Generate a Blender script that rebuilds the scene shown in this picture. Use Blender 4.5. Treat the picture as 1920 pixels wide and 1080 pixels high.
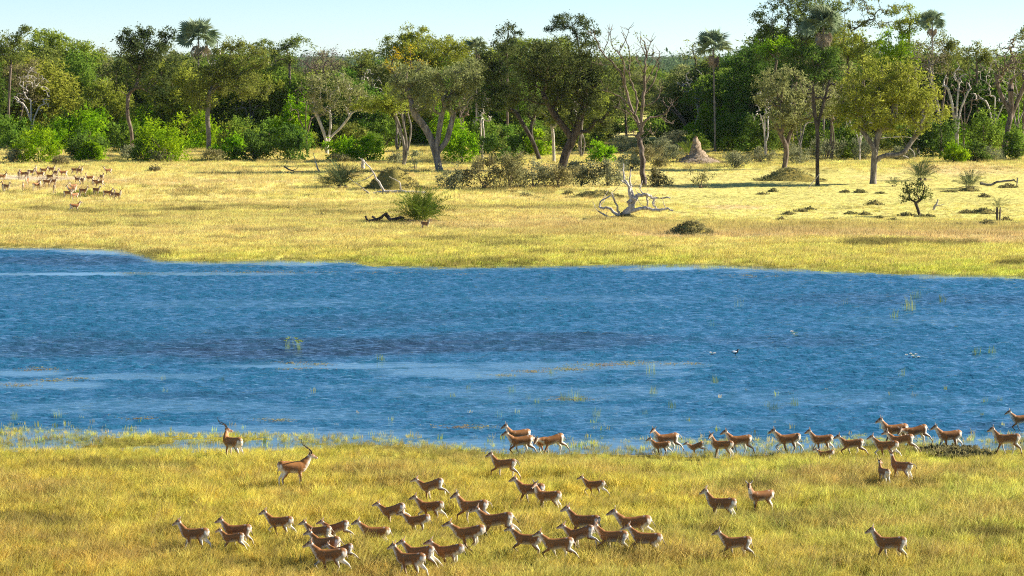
import bpy, bmesh, math, random
import numpy as np
from mathutils import Vector, Matrix, kdtree

R = math.radians
for o in list(bpy.data.objects):
    bpy.data.objects.remove(o)
scene = bpy.context.scene
COL = scene.collection

# ------------------------------------------------------------------ camera
F_PX, CAM_H, HORIZON = 4500.0, 19.0, 100.0          # measured on the 1920 px wide photograph
PITCH = math.atan((540.0 - HORIZON) / F_PX)
cam = bpy.data.cameras.new("camera")
cam.sensor_width = 36.0
cam.lens = F_PX / 1920.0 * 36.0
cam.clip_start, cam.clip_end = 1.0, 20000.0
cam_o = bpy.data.objects.new("camera", cam)
cam_o.location = (0, 0, CAM_H)
cam_o.rotation_euler = (R(90) - PITCH, 0, 0)
COL.objects.link(cam_o)
scene.camera = cam_o

# ------------------------------------------------------------------ sky, sun, exposure
SUN_ELEV, SUN_AZ = R(27), R(90 - 14)                 # azimuth clockwise from +Y: right and a little beyond
world = bpy.data.worlds.new("World")
scene.world = world
world.use_nodes = True
wn = world.node_tree.nodes
bg = wn["Background"]
sky = wn.new("ShaderNodeTexSky")
sky.sky_type = 'NISHITA'
sky.sun_disc = False
sky.sun_elevation = SUN_ELEV
sky.sun_rotation = SUN_AZ
sky.altitude = 3000
sky.air_density = 1.0
sky.dust_density = 0.0
sky.ozone_density = 5.0
world.node_tree.links.new(sky.outputs[0], bg.inputs[0])
bg.inputs[1].default_value = 0.073
sun = bpy.data.lights.new("sun", 'SUN')
sun.energy = 5.0
sun.angle = R(0.5)
sun.color = (1.0, 0.92, 0.79)
sun_o = bpy.data.objects.new("sun", sun)
SUN_DIR = Vector((math.sin(SUN_AZ) * math.cos(SUN_ELEV), math.cos(SUN_AZ) * math.cos(SUN_ELEV), math.sin(SUN_ELEV)))
sun_o.rotation_euler = SUN_DIR.to_track_quat('Z', 'Y').to_euler()
sun_o.location = (60, 200, 120)
COL.objects.link(sun_o)
vs = scene.view_settings
vs.view_transform, vs.look = 'Standard', 'None'
vs.exposure, vs.gamma = 1.22, 1.0
vs.use_curve_mapping = False
scene.cycles.use_denoising = False
scene.cycles.filter_width = 1.1
scene.cycles.max_bounces = 6
scene.cycles.diffuse_bounces = 3
scene.cycles.transmission_bounces = 4
scene.cycles.transparent_max_bounces = 4

# ------------------------------------------------------------------ geometry helpers
def ray(px, py):
    a = math.atan((py - 540.0) / F_PX) + PITCH         # angle below the horizontal (along the middle column)
    v = Vector(((px - 960.0) / F_PX, -(py - 540.0) / F_PX, -1.0))
    return Matrix.Rotation(R(90) - PITCH, 3, 'X') @ v
def gnd(px, py, z=0.12):
    d = ray(px, py)
    t = (z - CAM_H) / d.z
    return Vector((d.x * t, d.y * t, z))
def at(px, py, Y):
    d = ray(px, py)
    t = Y / d.y
    return Vector((d.x * t, Y, CAM_H + d.z * t))
def ppm(Y):
    return F_PX / Y                                    # photo pixels per metre at distance Y

def hash2(ix, iy, seed):
    h = (ix.astype(np.int64) * 374761393 + iy.astype(np.int64) * 668265263 + seed * 974711) & 0x7fffffff
    h = ((h ^ (h >> 13)) * 1274126177) & 0x7fffffff
    return ((h ^ (h >> 16)) & 0xffff) / 65535.0
def vnoise(x, y, seed=0):
    x = np.asarray(x, float); y = np.asarray(y, float)
    ix, iy = np.floor(x), np.floor(y)
    fx, fy = x - ix, y - iy
    fx = fx * fx * (3 - 2 * fx); fy = fy * fy * (3 - 2 * fy)
    a, b = hash2(ix, iy, seed), hash2(ix + 1, iy, seed)
    c, d = hash2(ix, iy + 1, seed), hash2(ix + 1, iy + 1, seed)
    return (a * (1 - fx) + b * fx) * (1 - fy) + (c * (1 - fx) + d * fx) * fy
def fbm(x, y, seed=0, o=3):
    s, a, t = 0, 0.5, 0
    for k in range(o):
        s = s + a * vnoise(np.asarray(x) * 2 ** k, np.asarray(y) * 2 ** k, seed + k * 17); t += a; a *= 0.5
    return s / t

def mesh_from(name, V, F, mat=None, smooth=False, mats=None, fm=None):
    """V (n,3); F list of faces or (m,k) array"""
    me = bpy.data.meshes.new(name)
    V = np.asarray(V, np.float32)
    if isinstance(F, np.ndarray):
        m, k = F.shape
        me.vertices.add(len(V)); me.vertices.foreach_set('co', V.ravel())
        me.loops.add(m * k); me.loops.foreach_set('vertex_index', F.astype(np.int32).ravel())
        me.polygons.add(m)
        me.polygons.foreach_set('loop_start', np.arange(0, m * k, k, dtype=np.int32))
        me.update(calc_edges=True)
    else:
        me.from_pydata([tuple(v) for v in V], [], F)
    if smooth:
        me.polygons.foreach_set('use_smooth', np.ones(len(me.polygons), bool))
    if mats:
        for mm in mats: me.materials.append(mm)
        if fm is not None: me.polygons.foreach_set('material_index', np.asarray(fm, np.int32))
    elif mat: me.materials.append(mat)
    me.update()
    return me
def link(name, me, parent=None, loc=None, rz=None):
    o = bpy.data.objects.new(name, me)
    COL.objects.link(o)
    if parent: o.parent = parent
    if loc is not None: o.location = loc
    if rz is not None: o.rotation_euler = (0, 0, rz)
    return o
def tag(o, label=None, cat=None, group=None, kind=None):
    if label: o['label'] = label
    if cat: o['category'] = cat
    if group: o['group'] = group
    if kind: o['kind'] = kind
    return o
def empty(name, loc, rz=0):
    return link(name, None, loc=loc, rz=rz)

def tube_arrays(P, rad, n=5, cap=True, squash=None):
    """sweep a ring along P (k,3) with radii rad -> V, quads/tris list"""
    P = np.asarray(P, float); k = len(P)
    T = np.gradient(P, axis=0)
    T /= np.linalg.norm(T, axis=1, keepdims=True) + 1e-9
    up = np.array([0.31, 0.57, 0.76]) if abs(T[0, 2]) < .8 else np.array([1.0, .1, 0])
    N = np.cross(T, up); N /= np.linalg.norm(N, axis=1, keepdims=True) + 1e-9
    B = np.cross(T, N)
    a = np.arange(n) * 2 * math.pi / n
    rad = np.asarray(rad, float).reshape(k, 1, 1)
    V = P[:, None, :] + rad * (np.cos(a)[None, :, None] * N[:, None, :] + np.sin(a)[None, :, None] * B[:, None, :])
    V = V.reshape(-1, 3)
    i = np.arange(k - 1)[:, None] * n; j = np.arange(n)[None, :]
    j2 = (j + 1) % n
    Q = np.stack([i + j, i + j2, i + n + j2, i + n + j], -1).reshape(-1, 4)
    return V, Q
class Acc:
    """collects quads"""
    def __init__(s): s.V = []; s.Q = []; s.n = 0
    def add(s, V, Q):
        s.V.append(np.asarray(V, np.float32)); s.Q.append(np.asarray(Q) + s.n); s.n += len(V)
    def tube(s, P, rad, n=5):
        V, Q = tube_arrays(P, rad, n); s.add(V, Q)
    def mesh(s, name, mat, smooth=True):
        if not s.V: return None
        return mesh_from(name, np.concatenate(s.V), np.concatenate(s.Q), mat, smooth)

# ------------------------------------------------------------------ material helpers
class NT:
    def __init__(s, name):
        s.m = bpy.data.materials.new(name); s.m.use_nodes = True
        s.t = s.m.node_tree; s.N = s.t.nodes; s.N.clear()
        s.out = s.N.new('ShaderNodeOutputMaterial')
    def n(s, typ, **kw):
        nd = s.N.new(typ)
        for k, v in kw.items():
            if k.startswith('i_'):
                key = k[2:]
                key = int(key) if key.isdigit() else key
                if hasattr(v, 'is_output') or isinstance(v, bpy.types.NodeSocket): s.t.links.new(v, nd.inputs[key])
                else: nd.inputs[key].default_value = v
            else: setattr(nd, k, v)
        return nd
    def l(s, a, b): s.t.links.new(a, b)
    def math(s, op, a, b=None, clamp=False):
        nd = s.n('ShaderNodeMath', operation=op, use_clamp=clamp)
        for i, v in enumerate((a, b)):
            if v is None: continue
            if isinstance(v, bpy.types.NodeSocket): s.l(v, nd.inputs[i])
            else: nd.inputs[i].default_value = v
        return nd.outputs[0]
    def mix(s, f, a, b):
        nd = s.n('ShaderNodeMix', data_type='RGBA')
        for sock, v in ((nd.inputs[0], f), (nd.inputs[6], a), (nd.inputs[7], b)):
            if isinstance(v, bpy.types.NodeSocket): s.l(v, sock)
            else: sock.default_value = v if isinstance(v, (int, float)) else (*v[:3], 1)
        return nd.outputs[2]
    def noise(s, vec, scale, detail=2, rough=0.5):
        nd = s.n('ShaderNodeTexNoise', i_Scale=scale, i_Detail=detail, i_Roughness=rough)
        if vec is not None: s.l(vec, nd.inputs['Vector'])
        return nd.outputs[0]
    def ramp(s, v, lo, hi):
        nd = s.n('ShaderNodeMapRange', i_1=lo, i_2=hi); nd.interpolation_type = 'SMOOTHSTEP'
        s.l(v, nd.inputs[0]); return nd.outputs[0]
    def pos(s):
        return s.n('ShaderNodeNewGeometry').outputs['Position']
    def scaled(s, vec, sc):
        nd = s.n('ShaderNodeVectorMath', operation='MULTIPLY'); s.l(vec, nd.inputs[0]); nd.inputs[1].default_value = sc
        return nd.outputs[0]

def mat_ground():
    t = NT('meadow_soil')
    c = t.n('ShaderNodeAttribute', attribute_name='sward').outputs['Color']
    nf = t.noise(t.pos(), 1.7, 3, .6)
    c = t.mix(t.math('MULTIPLY', t.ramp(nf, .42, .70), .55), c, (.17, .125, .045))
    b = t.n('ShaderNodeBsdfDiffuse'); t.l(c, b.inputs[0])
    bump = t.n('ShaderNodeBump', i_Strength=.9, i_Distance=.3)
    t.l(nf, bump.inputs['Height']); t.l(bump.outputs[0], b.inputs['Normal'])
    t.l(b.outputs[0], t.out.inputs[0])
    return t.m
def leaf_shader(t, col, trans=.4):
    d = t.n('ShaderNodeBsdfDiffuse'); t.l(col, d.inputs[0])
    tr = t.n('ShaderNodeBsdfTranslucent'); t.l(col, tr.inputs[0])
    mx = t.n('ShaderNodeMixShader', i_0=trans); t.l(d.outputs[0], mx.inputs[1]); t.l(tr.outputs[0], mx.inputs[2])
    t.l(mx.outputs[0], t.out.inputs[0])
def mat_grass(name, tint=(1, 1, 1), tintf=0.0):
    t = NT(name)
    c = t.n('ShaderNodeAttribute', attribute_name='sward', attribute_type='INSTANCER').outputs['Color']
    if tintf: c = t.mix(tintf, c, tint)
    leaf_shader(t, c, .45)
    return t.m
def mat_leaf(name, c1, c2, trans=.35, var=.5):
    t = NT(name)
    g = t.n('ShaderNodeNewGeometry')
    n = t.noise(g.outputs['Position'], .45, 2)
    c = t.mix(t.ramp(n, .35, .65), c1, c2)
    hs = t.n('ShaderNodeHueSaturation'); t.l(c, hs.inputs['Color'])
    isl = g.outputs['Random Per Island']
    t.l(t.math('ADD', .485, t.math('MULTIPLY', t.n('ShaderNodeObjectInfo').outputs['Random'], .03)), hs.inputs['Hue'])
    t.l(t.math('ADD', 1 - var / 2, t.math('MULTIPLY', isl, var)), hs.inputs['Value'])
    leaf_shader(t, hs.outputs[0], trans)
    return t.m
def mat_bark(name, c1, c2, sc=3.0):
    t = NT(name)
    p = t.n('ShaderNodeTexCoord').outputs['Object']
    n = t.noise(t.scaled(p, (1, 1, .25)), sc, 4, .65)
    c = t.mix(t.ramp(n, .35, .68), c1, c2)
    b = t.n('ShaderNodeBsdfPrincipled', i_Roughness=.9); b.inputs['Specular IOR Level'].default_value = .15
    t.l(c, b.inputs['Base Color'])
    bump = t.n('ShaderNodeBump', i_Strength=.6, i_Distance=.06); t.l(n, bump.inputs['Height']); t.l(bump.outputs[0], b.inputs['Normal'])
    t.l(b.outputs[0], t.out.inputs[0])
    return t.m
def mat_water():
    t = NT('lake_water')
    flat = t.scaled(t.pos(), (1, 1, 0))
    at_ = t.n('ShaderNodeAttribute', attribute_name='water')
    sp = t.n('ShaderNodeSeparateColor'); t.l(at_.outputs['Color'], sp.inputs[0])
    calm, dark, shal = sp.outputs[0], sp.outputs[1], sp.outputs[2]
    bump = t.n('ShaderNodeBump', i_Distance=1.0)
    t.l(t.math('MULTIPLY', t.noise(t.scaled(flat, (2.2, 3.4, 1)), 1.0, 2, .6), .11), bump.inputs['Height'])
    t.l(t.math('MAXIMUM', t.math('SUBTRACT', .9, t.math('MULTIPLY', calm, 1.0)), .04), bump.inputs['Strength'])
    b = t.n('ShaderNodeBsdfPrincipled', i_Roughness=.06, i_IOR=1.40)
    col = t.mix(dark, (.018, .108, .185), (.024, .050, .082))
    col = t.mix(t.math('MULTIPLY', calm, .75), col, (.09, .21, .27))  # calm slicks painted paler: sky reflection put into the body colour
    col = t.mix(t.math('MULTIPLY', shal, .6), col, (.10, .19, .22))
    t.l(col, b.inputs['Base Color']); t.l(bump.outputs[0], b.inputs['Normal'])
    t.l(b.outputs[0], t.out.inputs[0])
    return t.m
def mat_plain(name, c, rough=.8):
    t = NT(name)
    n = t.noise(t.n('ShaderNodeTexCoord').outputs['Object'], 9.0, 3)
    col = t.mix(n, tuple(x * .75 for x in c), tuple(min(1, x * 1.2) for x in c))
    b = t.n('ShaderNodeBsdfPrincipled', i_Roughness=rough); b.inputs['Specular IOR Level'].default_value = .25
    t.l(col, b.inputs['Base Color']); t.l(b.outputs[0], t.out.inputs[0])
    return t.m

# ------------------------------------------------------------------ the lie of the land
FAR_PX = [(-300, 462), (0, 463), (150, 464), (235, 468), (275, 480), (300, 488), (420, 491), (560, 487), (660, 490), (700, 498), (830, 501), (1000, 500),
          (1200, 497), (1330, 497), (1500, 505), (1650, 511), (1750, 516), (1920, 520), (2200, 524)]
NEAR_PX = [(-300, 824), (0, 826), (120, 829), (250, 834), (330, 836), (420, 835), (560, 834), (640, 836), (760, 842), (850, 856), (950, 860), (1050, 852),
           (1130, 844), (1250, 848), (1400, 850), (1520, 848), (1650, 842), (1760, 844), (1850, 845), (1920, 836), (2200, 828)]
_f = np.array([gnd(x, y, 0)[:2] for x, y in FAR_PX]); _n = np.array([gnd(x, y, 0)[:2] for x, y in NEAR_PX])
def shore(X, Y):
    """signed distance to the waterline: positive on land"""
    yf = np.interp(X, _f[:, 0], _f[:, 1]); yn = np.interp(X, _n[:, 0], _n[:, 1])
    return np.maximum(yn - Y, Y - yf)
_pud = [(gnd(x, y, 0)) for x, y in ((60, 846), (200, 846), (330, 842), (430, 842), (560, 842))]
def gz(X, Y):
    X = np.asarray(X, float); Y = np.asarray(Y, float)
    s = shore(X, Y)
    near = Y < 160
    z = np.where(near, np.clip(s * .022, -.5, .22), np.clip(s * .028, -.5, .30))
    z = z + (fbm(X * .22, Y * .5, 5) - .5) * np.where(near, .20, .15) + (fbm(X * .09, Y * .09, 9) - .5) * np.where(near, .12, .3) * np.clip(s / 12, 0, 1)
    for p, d in zip(_pud, (.02, .03, .07, .08, .05)):
        z = z - d * np.exp(-(((X - p.x) / 3.2) ** 2 + ((Y - p.y) / 1.3) ** 2))
    z = z + np.clip((Y - 420) / 400, 0, 1) * .6 + .9 * np.exp(-((X + 27) / 40) ** 2 - ((Y - 600) / 80) ** 2)
    return z
def g1(x, y): return float(gz(np.array([x]), np.array([y]))[0])
def place(px, py):
    p = gnd(px, py, .1); z = g1(p.x, p.y); p = gnd(px, py, max(z, -.2)); p.z = g1(p.x, p.y)
    return p

def to_px(X, Y, z=0.1):
    c, s_ = math.cos(PITCH), math.sin(PITCH)
    dz = z - CAM_H
    fw = Y * c - dz * s_; upv = Y * s_ + dz * c
    return 960 + F_PX * X / fw, 540 - F_PX * upv / fw
def sstep(v, a, b):
    u = np.clip((v - a) / (b - a), 0, 1); return u * u * (3 - 2 * u)
# places where the sward is brown or coarse (centre and half-size in photograph pixels), strength
COARSE = [(480, 395, 200, 5, .3), (250, 430, 120, 4, .3), (900, 455, 160, 4, .4), (1250, 420, 150, 5, .35), (520, 440, 140, 4, .3), (1100, 480, 120, 3, .4), (700, 470, 200, 4, .3), (420, 365, 120, 3, .35), (1000, 395, 120, 4, .35), (1550, 430, 150, 3, .3), (1400, 375, 160, 4, .3), (1750, 380, 140, 5, .35), (230, 882, 150, 13, .8), (60, 992, 130, 16, .8), (330, 1010, 60, 12, .5), (1405, 922, 62, 13, .9), (1500, 985, 170, 14, .6), (1860, 1012, 95, 12, 1.0),
          (620, 1075, 120, 10, .4), (1150, 950, 60, 10, .4), (1620, 915, 50, 9, .5), (1000, 960, 60, 8, .4), (1250, 1010, 120, 10, .4), (350, 398, 34, 4, 1.0),
          (1225, 471, 26, 3, 1.0), (1640, 461, 90, 6, .9), (1790, 462, 60, 5, .6), (1895, 498, 40, 7, .9), (300, 475, 30, 5, .7), (150, 372, 60, 4, .5), (450, 330, 60, 3, .5),
          (620, 405, 90, 5, .35), (70, 397, 30, 3, .5), (830, 300, 60, 6, .5), (1240, 350, 60, 4, .5), (1000, 362, 120, 5, .6), (1500, 325, 70, 10, .5)]
PINK = [(1500, 445, 330, 9, .9), (1850, 452, 140, 12, 1.0), (1380, 392, 90, 6, .9), (880, 425, 120, 10, .5), (1020, 420, 90, 12, .45), (300, 345, 240, 7, .6), (90, 352, 110, 8, .8), (1800, 320, 130, 12, .8), (1640, 335, 60, 6, .4)]
def blobs(lst, px, py, n):
    m = np.zeros_like(px)
    for cx, cy, rx, ry, w in lst:
        d = np.sqrt(((px - cx) / rx) ** 2 + ((py - cy) / ry) ** 2) + (n - .5) * 1.3
        m = np.maximum(m, w * (1 - sstep(d, .55, 1.15)))
    return m
def sward(X, Y):
    """colour of the grass by place (what grows there): returns (n,3) and the coarse mask"""
    px, py = to_px(X, np.maximum(Y, 20))
    nb = fbm(X * .05, Y * .08, 101); nm = fbm(X * .2, Y * .33, 102); nf = vnoise(X * 1.1, Y * 1.1, 103)
    C = lambda *c: np.array(c)[None, :]
    mx = lambda a, b, f: a * (1 - f[:, None]) + b * f[:, None]
    g = sstep((px - 960) / 1900 + (nb - .5) * 1.6, -.25, .45)
    near = mx(C(.69, .585, .115), C(.60, .57, .125), g)
    near = mx(near, C(.60, .45, .15), sstep(nm, .50, .72) * .65)
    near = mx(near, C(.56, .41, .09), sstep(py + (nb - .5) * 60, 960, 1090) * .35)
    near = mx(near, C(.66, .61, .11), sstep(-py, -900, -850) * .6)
    far = mx(C(.78, .66, .235), C(.72, .64, .205), sstep(nb, .4, .6))
    far = mx(far, C(.60, .47, .21), sstep(nm, .55, .75) * .45)
    far = mx(far, C(.67, .62, .14), sstep(py + (nb - .5) * 40, 440, 475) * .8)
    far = mx(far, C(.52, .58, .075), sstep(py - 487 + (px > 1300) * -12 + (nm - .5) * 20, -8, 10) * .5)
    far = mx(far, C(.66, .60, .18), sstep(px + (nb - .5) * 200, 1150, 1350) * sstep(-py, -435, -425) * .7)
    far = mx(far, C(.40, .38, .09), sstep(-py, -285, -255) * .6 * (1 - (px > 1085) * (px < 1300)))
    pk = blobs(PINK, px, py, nm)
    far = mx(far, C(.74, .55, .28), pk * .75)
    trk = (1 - sstep(np.abs(py - 337 - (px - 60) * .012) + (nm - .5) * 5, 3.5, 7)) * (1 - sstep(px, 90, 260))
    far = mx(far, C(.70, .56, .36), trk)
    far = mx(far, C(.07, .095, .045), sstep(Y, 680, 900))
    c = np.where((Y < 165)[:, None], near, far)
    co = blobs(COARSE, px, py, nm)
    c = mx(c, np.where((Y < 165)[:, None], C(.20, .145, .045), C(.22, .19, .055)), co * .55)
    c = mx(c, C(.24, .21, .07), (1 - sstep(np.abs(shore(X, Y) - .2), .6, 2.2)) * .55)
    c = c * (.82 + .36 * nf)[:, None]
    return np.clip(c, 0, .9), co, trk

def axis(parts):
    out = []
    for a, b, st in parts: out.append(np.arange(a, b, st))
    return np.concatenate(out)
gx = axis([(-6000, -1000, 1000), (-1000, -200, 100), (-200, -70, 8), (-70, 70, .95), (70, 200, 8), (200, 1000, 100), (1000, 6001, 1000)])
gy = axis([(-400, 40, 40), (40, 80, 4), (80, 130, .6), (130, 200, 2.5), (200, 300, .9), (300, 460, 1.6), (460, 700, 6), (700, 1500, 60), (1500, 12001, 1500)])
GX, GY = np.meshgrid(gx, gy)
GV = np.stack([GX, GY, gz(GX, GY)], -1).reshape(-1, 3)
w_, h_ = len(gx), len(gy)
ii = (np.arange(h_ - 1)[:, None] * w_ + np.arange(w_ - 1)[None, :]).reshape(-1)
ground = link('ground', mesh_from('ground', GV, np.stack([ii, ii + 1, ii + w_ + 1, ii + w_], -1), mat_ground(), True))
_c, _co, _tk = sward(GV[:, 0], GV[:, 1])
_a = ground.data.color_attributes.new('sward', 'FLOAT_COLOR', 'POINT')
_a.data.foreach_set('color', np.concatenate([_c * np.where(GV[:, 1] < 165, .55, 1.0)[:, None], np.ones((len(_c), 1))], 1).astype(np.float32).ravel())  # near ground darkened: shade between the grass blades put into its colour
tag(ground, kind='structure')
# lake: a rippled sheet, wind-ruffled with calm slicks (places read off the photograph)
lx = axis([(-420, -56, 14), (-56, 56, .36), (56, 421, 14)])
ly = axis([(70, 108, 3), (108, 237, .24), (237, 262, 3)])
LX, LY = np.meshgrid(lx, ly)
px_, py_ = to_px(LX, LY, 0)
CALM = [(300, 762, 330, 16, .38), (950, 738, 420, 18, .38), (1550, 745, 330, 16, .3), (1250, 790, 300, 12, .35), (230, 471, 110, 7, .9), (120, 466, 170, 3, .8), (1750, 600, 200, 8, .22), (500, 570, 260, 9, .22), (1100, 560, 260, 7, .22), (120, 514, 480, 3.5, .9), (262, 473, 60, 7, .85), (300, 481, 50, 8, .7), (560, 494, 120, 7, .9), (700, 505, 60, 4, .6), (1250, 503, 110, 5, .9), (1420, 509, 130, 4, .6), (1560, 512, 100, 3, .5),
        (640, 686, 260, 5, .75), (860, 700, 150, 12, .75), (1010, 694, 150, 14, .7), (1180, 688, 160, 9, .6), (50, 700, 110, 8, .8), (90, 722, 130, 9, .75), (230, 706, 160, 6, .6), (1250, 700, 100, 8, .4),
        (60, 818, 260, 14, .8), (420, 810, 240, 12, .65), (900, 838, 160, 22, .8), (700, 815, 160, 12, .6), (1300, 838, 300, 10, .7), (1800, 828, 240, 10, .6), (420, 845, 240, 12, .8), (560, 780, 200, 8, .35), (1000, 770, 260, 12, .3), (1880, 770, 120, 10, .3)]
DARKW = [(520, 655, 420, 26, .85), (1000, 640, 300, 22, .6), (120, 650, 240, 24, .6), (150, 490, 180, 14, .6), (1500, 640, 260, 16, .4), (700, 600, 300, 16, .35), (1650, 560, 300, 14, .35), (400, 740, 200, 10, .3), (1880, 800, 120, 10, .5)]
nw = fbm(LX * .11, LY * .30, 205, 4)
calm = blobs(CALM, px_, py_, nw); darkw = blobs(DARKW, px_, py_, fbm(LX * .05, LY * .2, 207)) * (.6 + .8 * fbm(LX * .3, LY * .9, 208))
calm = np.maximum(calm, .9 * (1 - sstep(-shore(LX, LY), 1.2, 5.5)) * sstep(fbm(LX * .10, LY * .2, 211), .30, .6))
shal = np.clip(1 + shore(LX, LY) / 5, 0, 1)
ruf = np.clip(1 - calm * 1.05, .04, 1) ** 1.3 * (.35 + .75 * fbm(LX * .05, LY * .22, 206, 4) + .55 * fbm(LX * .35, LY * .7, 209, 2)) * np.clip(-shore(LX, LY) / 4 + .25, .15, 1)
HZ = np.zeros_like(LX); wr = np.random.default_rng(2)
for i in range(40):
    lam = .62 * (2.1 ** wr.random()); th = R(90 + 8) + wr.normal(0, .5); kk = 2 * math.pi / lam
    HZ += .080 / kk * np.sin(kk * (LX * math.cos(th) + LY * math.sin(th)) + wr.uniform(0, 6.28))
inner = (np.abs(LX) < 55.5) & (LY > 108) & (LY < 236.5)
LV = np.stack([LX, LY, np.where(inner, HZ * ruf, 0)], -1).reshape(-1, 3)
lw, lh = len(lx), len(ly)
ii = (np.arange(lh - 1)[:, None] * lw + np.arange(lw - 1)[None, :]).reshape(-1)
LQ = np.stack([ii, ii + 1, ii + lw + 1, ii + lw], -1)
cs = shore(LV[LQ].mean(1)[:, 0], LV[LQ].mean(1)[:, 1])
LQ = LQ[cs < 15]
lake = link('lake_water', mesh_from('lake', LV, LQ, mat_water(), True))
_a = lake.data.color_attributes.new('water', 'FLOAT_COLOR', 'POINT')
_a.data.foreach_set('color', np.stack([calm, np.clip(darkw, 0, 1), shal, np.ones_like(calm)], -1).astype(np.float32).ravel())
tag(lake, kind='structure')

# ------------------------------------------------------------------ grass (uncountable: scattered tufts)
def make_tuft(name, rng, nb, rad, h, hv, w, lean, bend, mat, bias=(0, 0)):
    V, F = [], []
    for b in range(nb):
        a = rng.uniform(0, 2 * math.pi); r = rad * math.sqrt(rng.random())
        x0, y0 = r * math.cos(a), r * math.sin(a)
        hh = h * (1 - hv + 2 * hv * rng.random())
        la = rng.uniform(0, 2 * math.pi); l = lean * rng.random()
        dx, dy = math.cos(la) * l + bias[0], math.sin(la) * l + bias[1]
        fa = rng.uniform(0, math.pi); wx, wy = math.cos(fa) * w / 2, math.sin(fa) * w / 2
        n = len(V)
        for q, ww in ((0, 1.0), (.55, .8)):
            cx = x0 + dx * hh * q + dx * bend * hh * q * q; cy = y0 + dy * hh * q + dy * bend * hh * q * q
            cz = hh * q - .03 * (q == 0)
            V += [(cx - wx * ww, cy - wy * ww, cz), (cx + wx * ww, cy + wy * ww, cz)]
        V.append((x0 + dx * hh + dx * bend * hh, y0 + dy * hh + dy * bend * hh, hh * (1 - .25 * bend * l)))
        F += [(n, n + 1, n + 3, n + 2), (n + 2, n + 3, n + 4)]
    return mesh_from(name, V, F, mat)
def scatter(name, pts, rotz, scl, idx, meshes, label=None, cols=None):
    c = bpy.data.collections.new(name + '_tufts')
    for i, me in enumerate(meshes):
        c.objects.link(bpy.data.objects.new('%s_tuft_%02d' % (name, i), me))
    me = bpy.data.meshes.new(name); n = len(pts)
    me.vertices.add(n); me.vertices.foreach_set('co', np.asarray(pts, np.float32).ravel())
    a = me.attributes.new('rot', 'FLOAT_VECTOR', 'POINT')
    a.data.foreach_set('vector', np.stack([np.zeros(n), np.zeros(n), rotz], -1).astype(np.float32).ravel())
    a = me.attributes.new('scl', 'FLOAT_VECTOR', 'POINT'); a.data.foreach_set('vector', np.asarray(scl, np.float32).ravel())
    a = me.attributes.new('idx', 'INT', 'POINT'); a.data.foreach_set('value', np.asarray(idx, np.int32))
    a = me.attributes.new('sward', 'FLOAT_COLOR', 'POINT')
    a.data.foreach_set('color', np.concatenate([cols, np.ones((n, 1))], 1).astype(np.float32).ravel())
    o = link(name, me)
    g = bpy.data.node_groups.new(name, 'GeometryNodeTree')
    g.interface.new_socket('Geometry', in_out='INPUT', socket_type='NodeSocketGeometry')
    g.interface.new_socket('Geometry', in_out='OUTPUT', socket_type='NodeSocketGeometry')
    gi, go = g.nodes.new('NodeGroupInput'), g.nodes.new('NodeGroupOutput')
    ci = g.nodes.new('GeometryNodeCollectionInfo'); ci.inputs[0].default_value = c
    ci.inputs['Separate Children'].default_value = True; ci.inputs['Reset Children'].default_value = True
    ip = g.nodes.new('GeometryNodeInstanceOnPoints')
    def na(nm, ty):
        q = g.nodes.new('GeometryNodeInputNamedAttribute'); q.data_type = ty; q.inputs[0].default_value = nm; return q.outputs[0]
    L = g.links.new
    L(gi.outputs[0], ip.inputs['Points']); L(ci.outputs[0], ip.inputs['Instance'])
    ip.inputs['Pick Instance'].default_value = True
    L(na('idx', 'INT'), ip.inputs['Instance Index']); L(na('rot', 'FLOAT_VECTOR'), ip.inputs['Rotation']); L(na('scl', 'FLOAT_VECTOR'), ip.inputs['Scale'])
    L(ip.outputs[0], go.inputs[0])
    md = o.modifiers.new('scatter', 'NODES'); md.node_group = g
    tag(o, label, None, None, 'stuff')
    return o
rs = np.random.default_rng(11); rr = random.Random(5)
M_grass = mat_grass('meadow_grass'); M_fargrass = mat_grass('far_meadow_grass')
M_straw = mat_grass('dry_straw_grass', (.50, .37, .14), .65); M_dark = mat_grass('coarse_dark_grass', (.16, .13, .045), .8)
M_reed = mat_grass('green_reed', (.25, .33, .06), .7)
near_t = [make_tuft('tuft', rr, 22, .20, .44, .35, .017, .7, .8, M_grass, (.15, -.05)) for _ in range(6)] + \
         [make_tuft('tuft', rr, 16, .18, .55, .3, .014, .30, .9, M_straw, (.12, 0)) for _ in range(2)] + \
         [make_tuft('tuft', rr, 26, .26, .38, .4, .018, .6, 1.0, M_dark) for _ in range(2)]
def wedge(n, y0, y1, margin=1.12, extra=4):
    Y = np.sqrt(rs.uniform(y0 ** 2, y1 ** 2, n)); X = rs.uniform(-1, 1, n) * (Y * 960 / F_PX * margin + extra)
    return X, Y
def vary(c):
    n = len(c); v = (.60 + .80 * rs.random(n))[:, None]; h = 1 + (rs.random((n, 3)) - .5) * np.array([.25, .12, .3])
    return np.clip(c * v * h, 0, .95)
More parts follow.
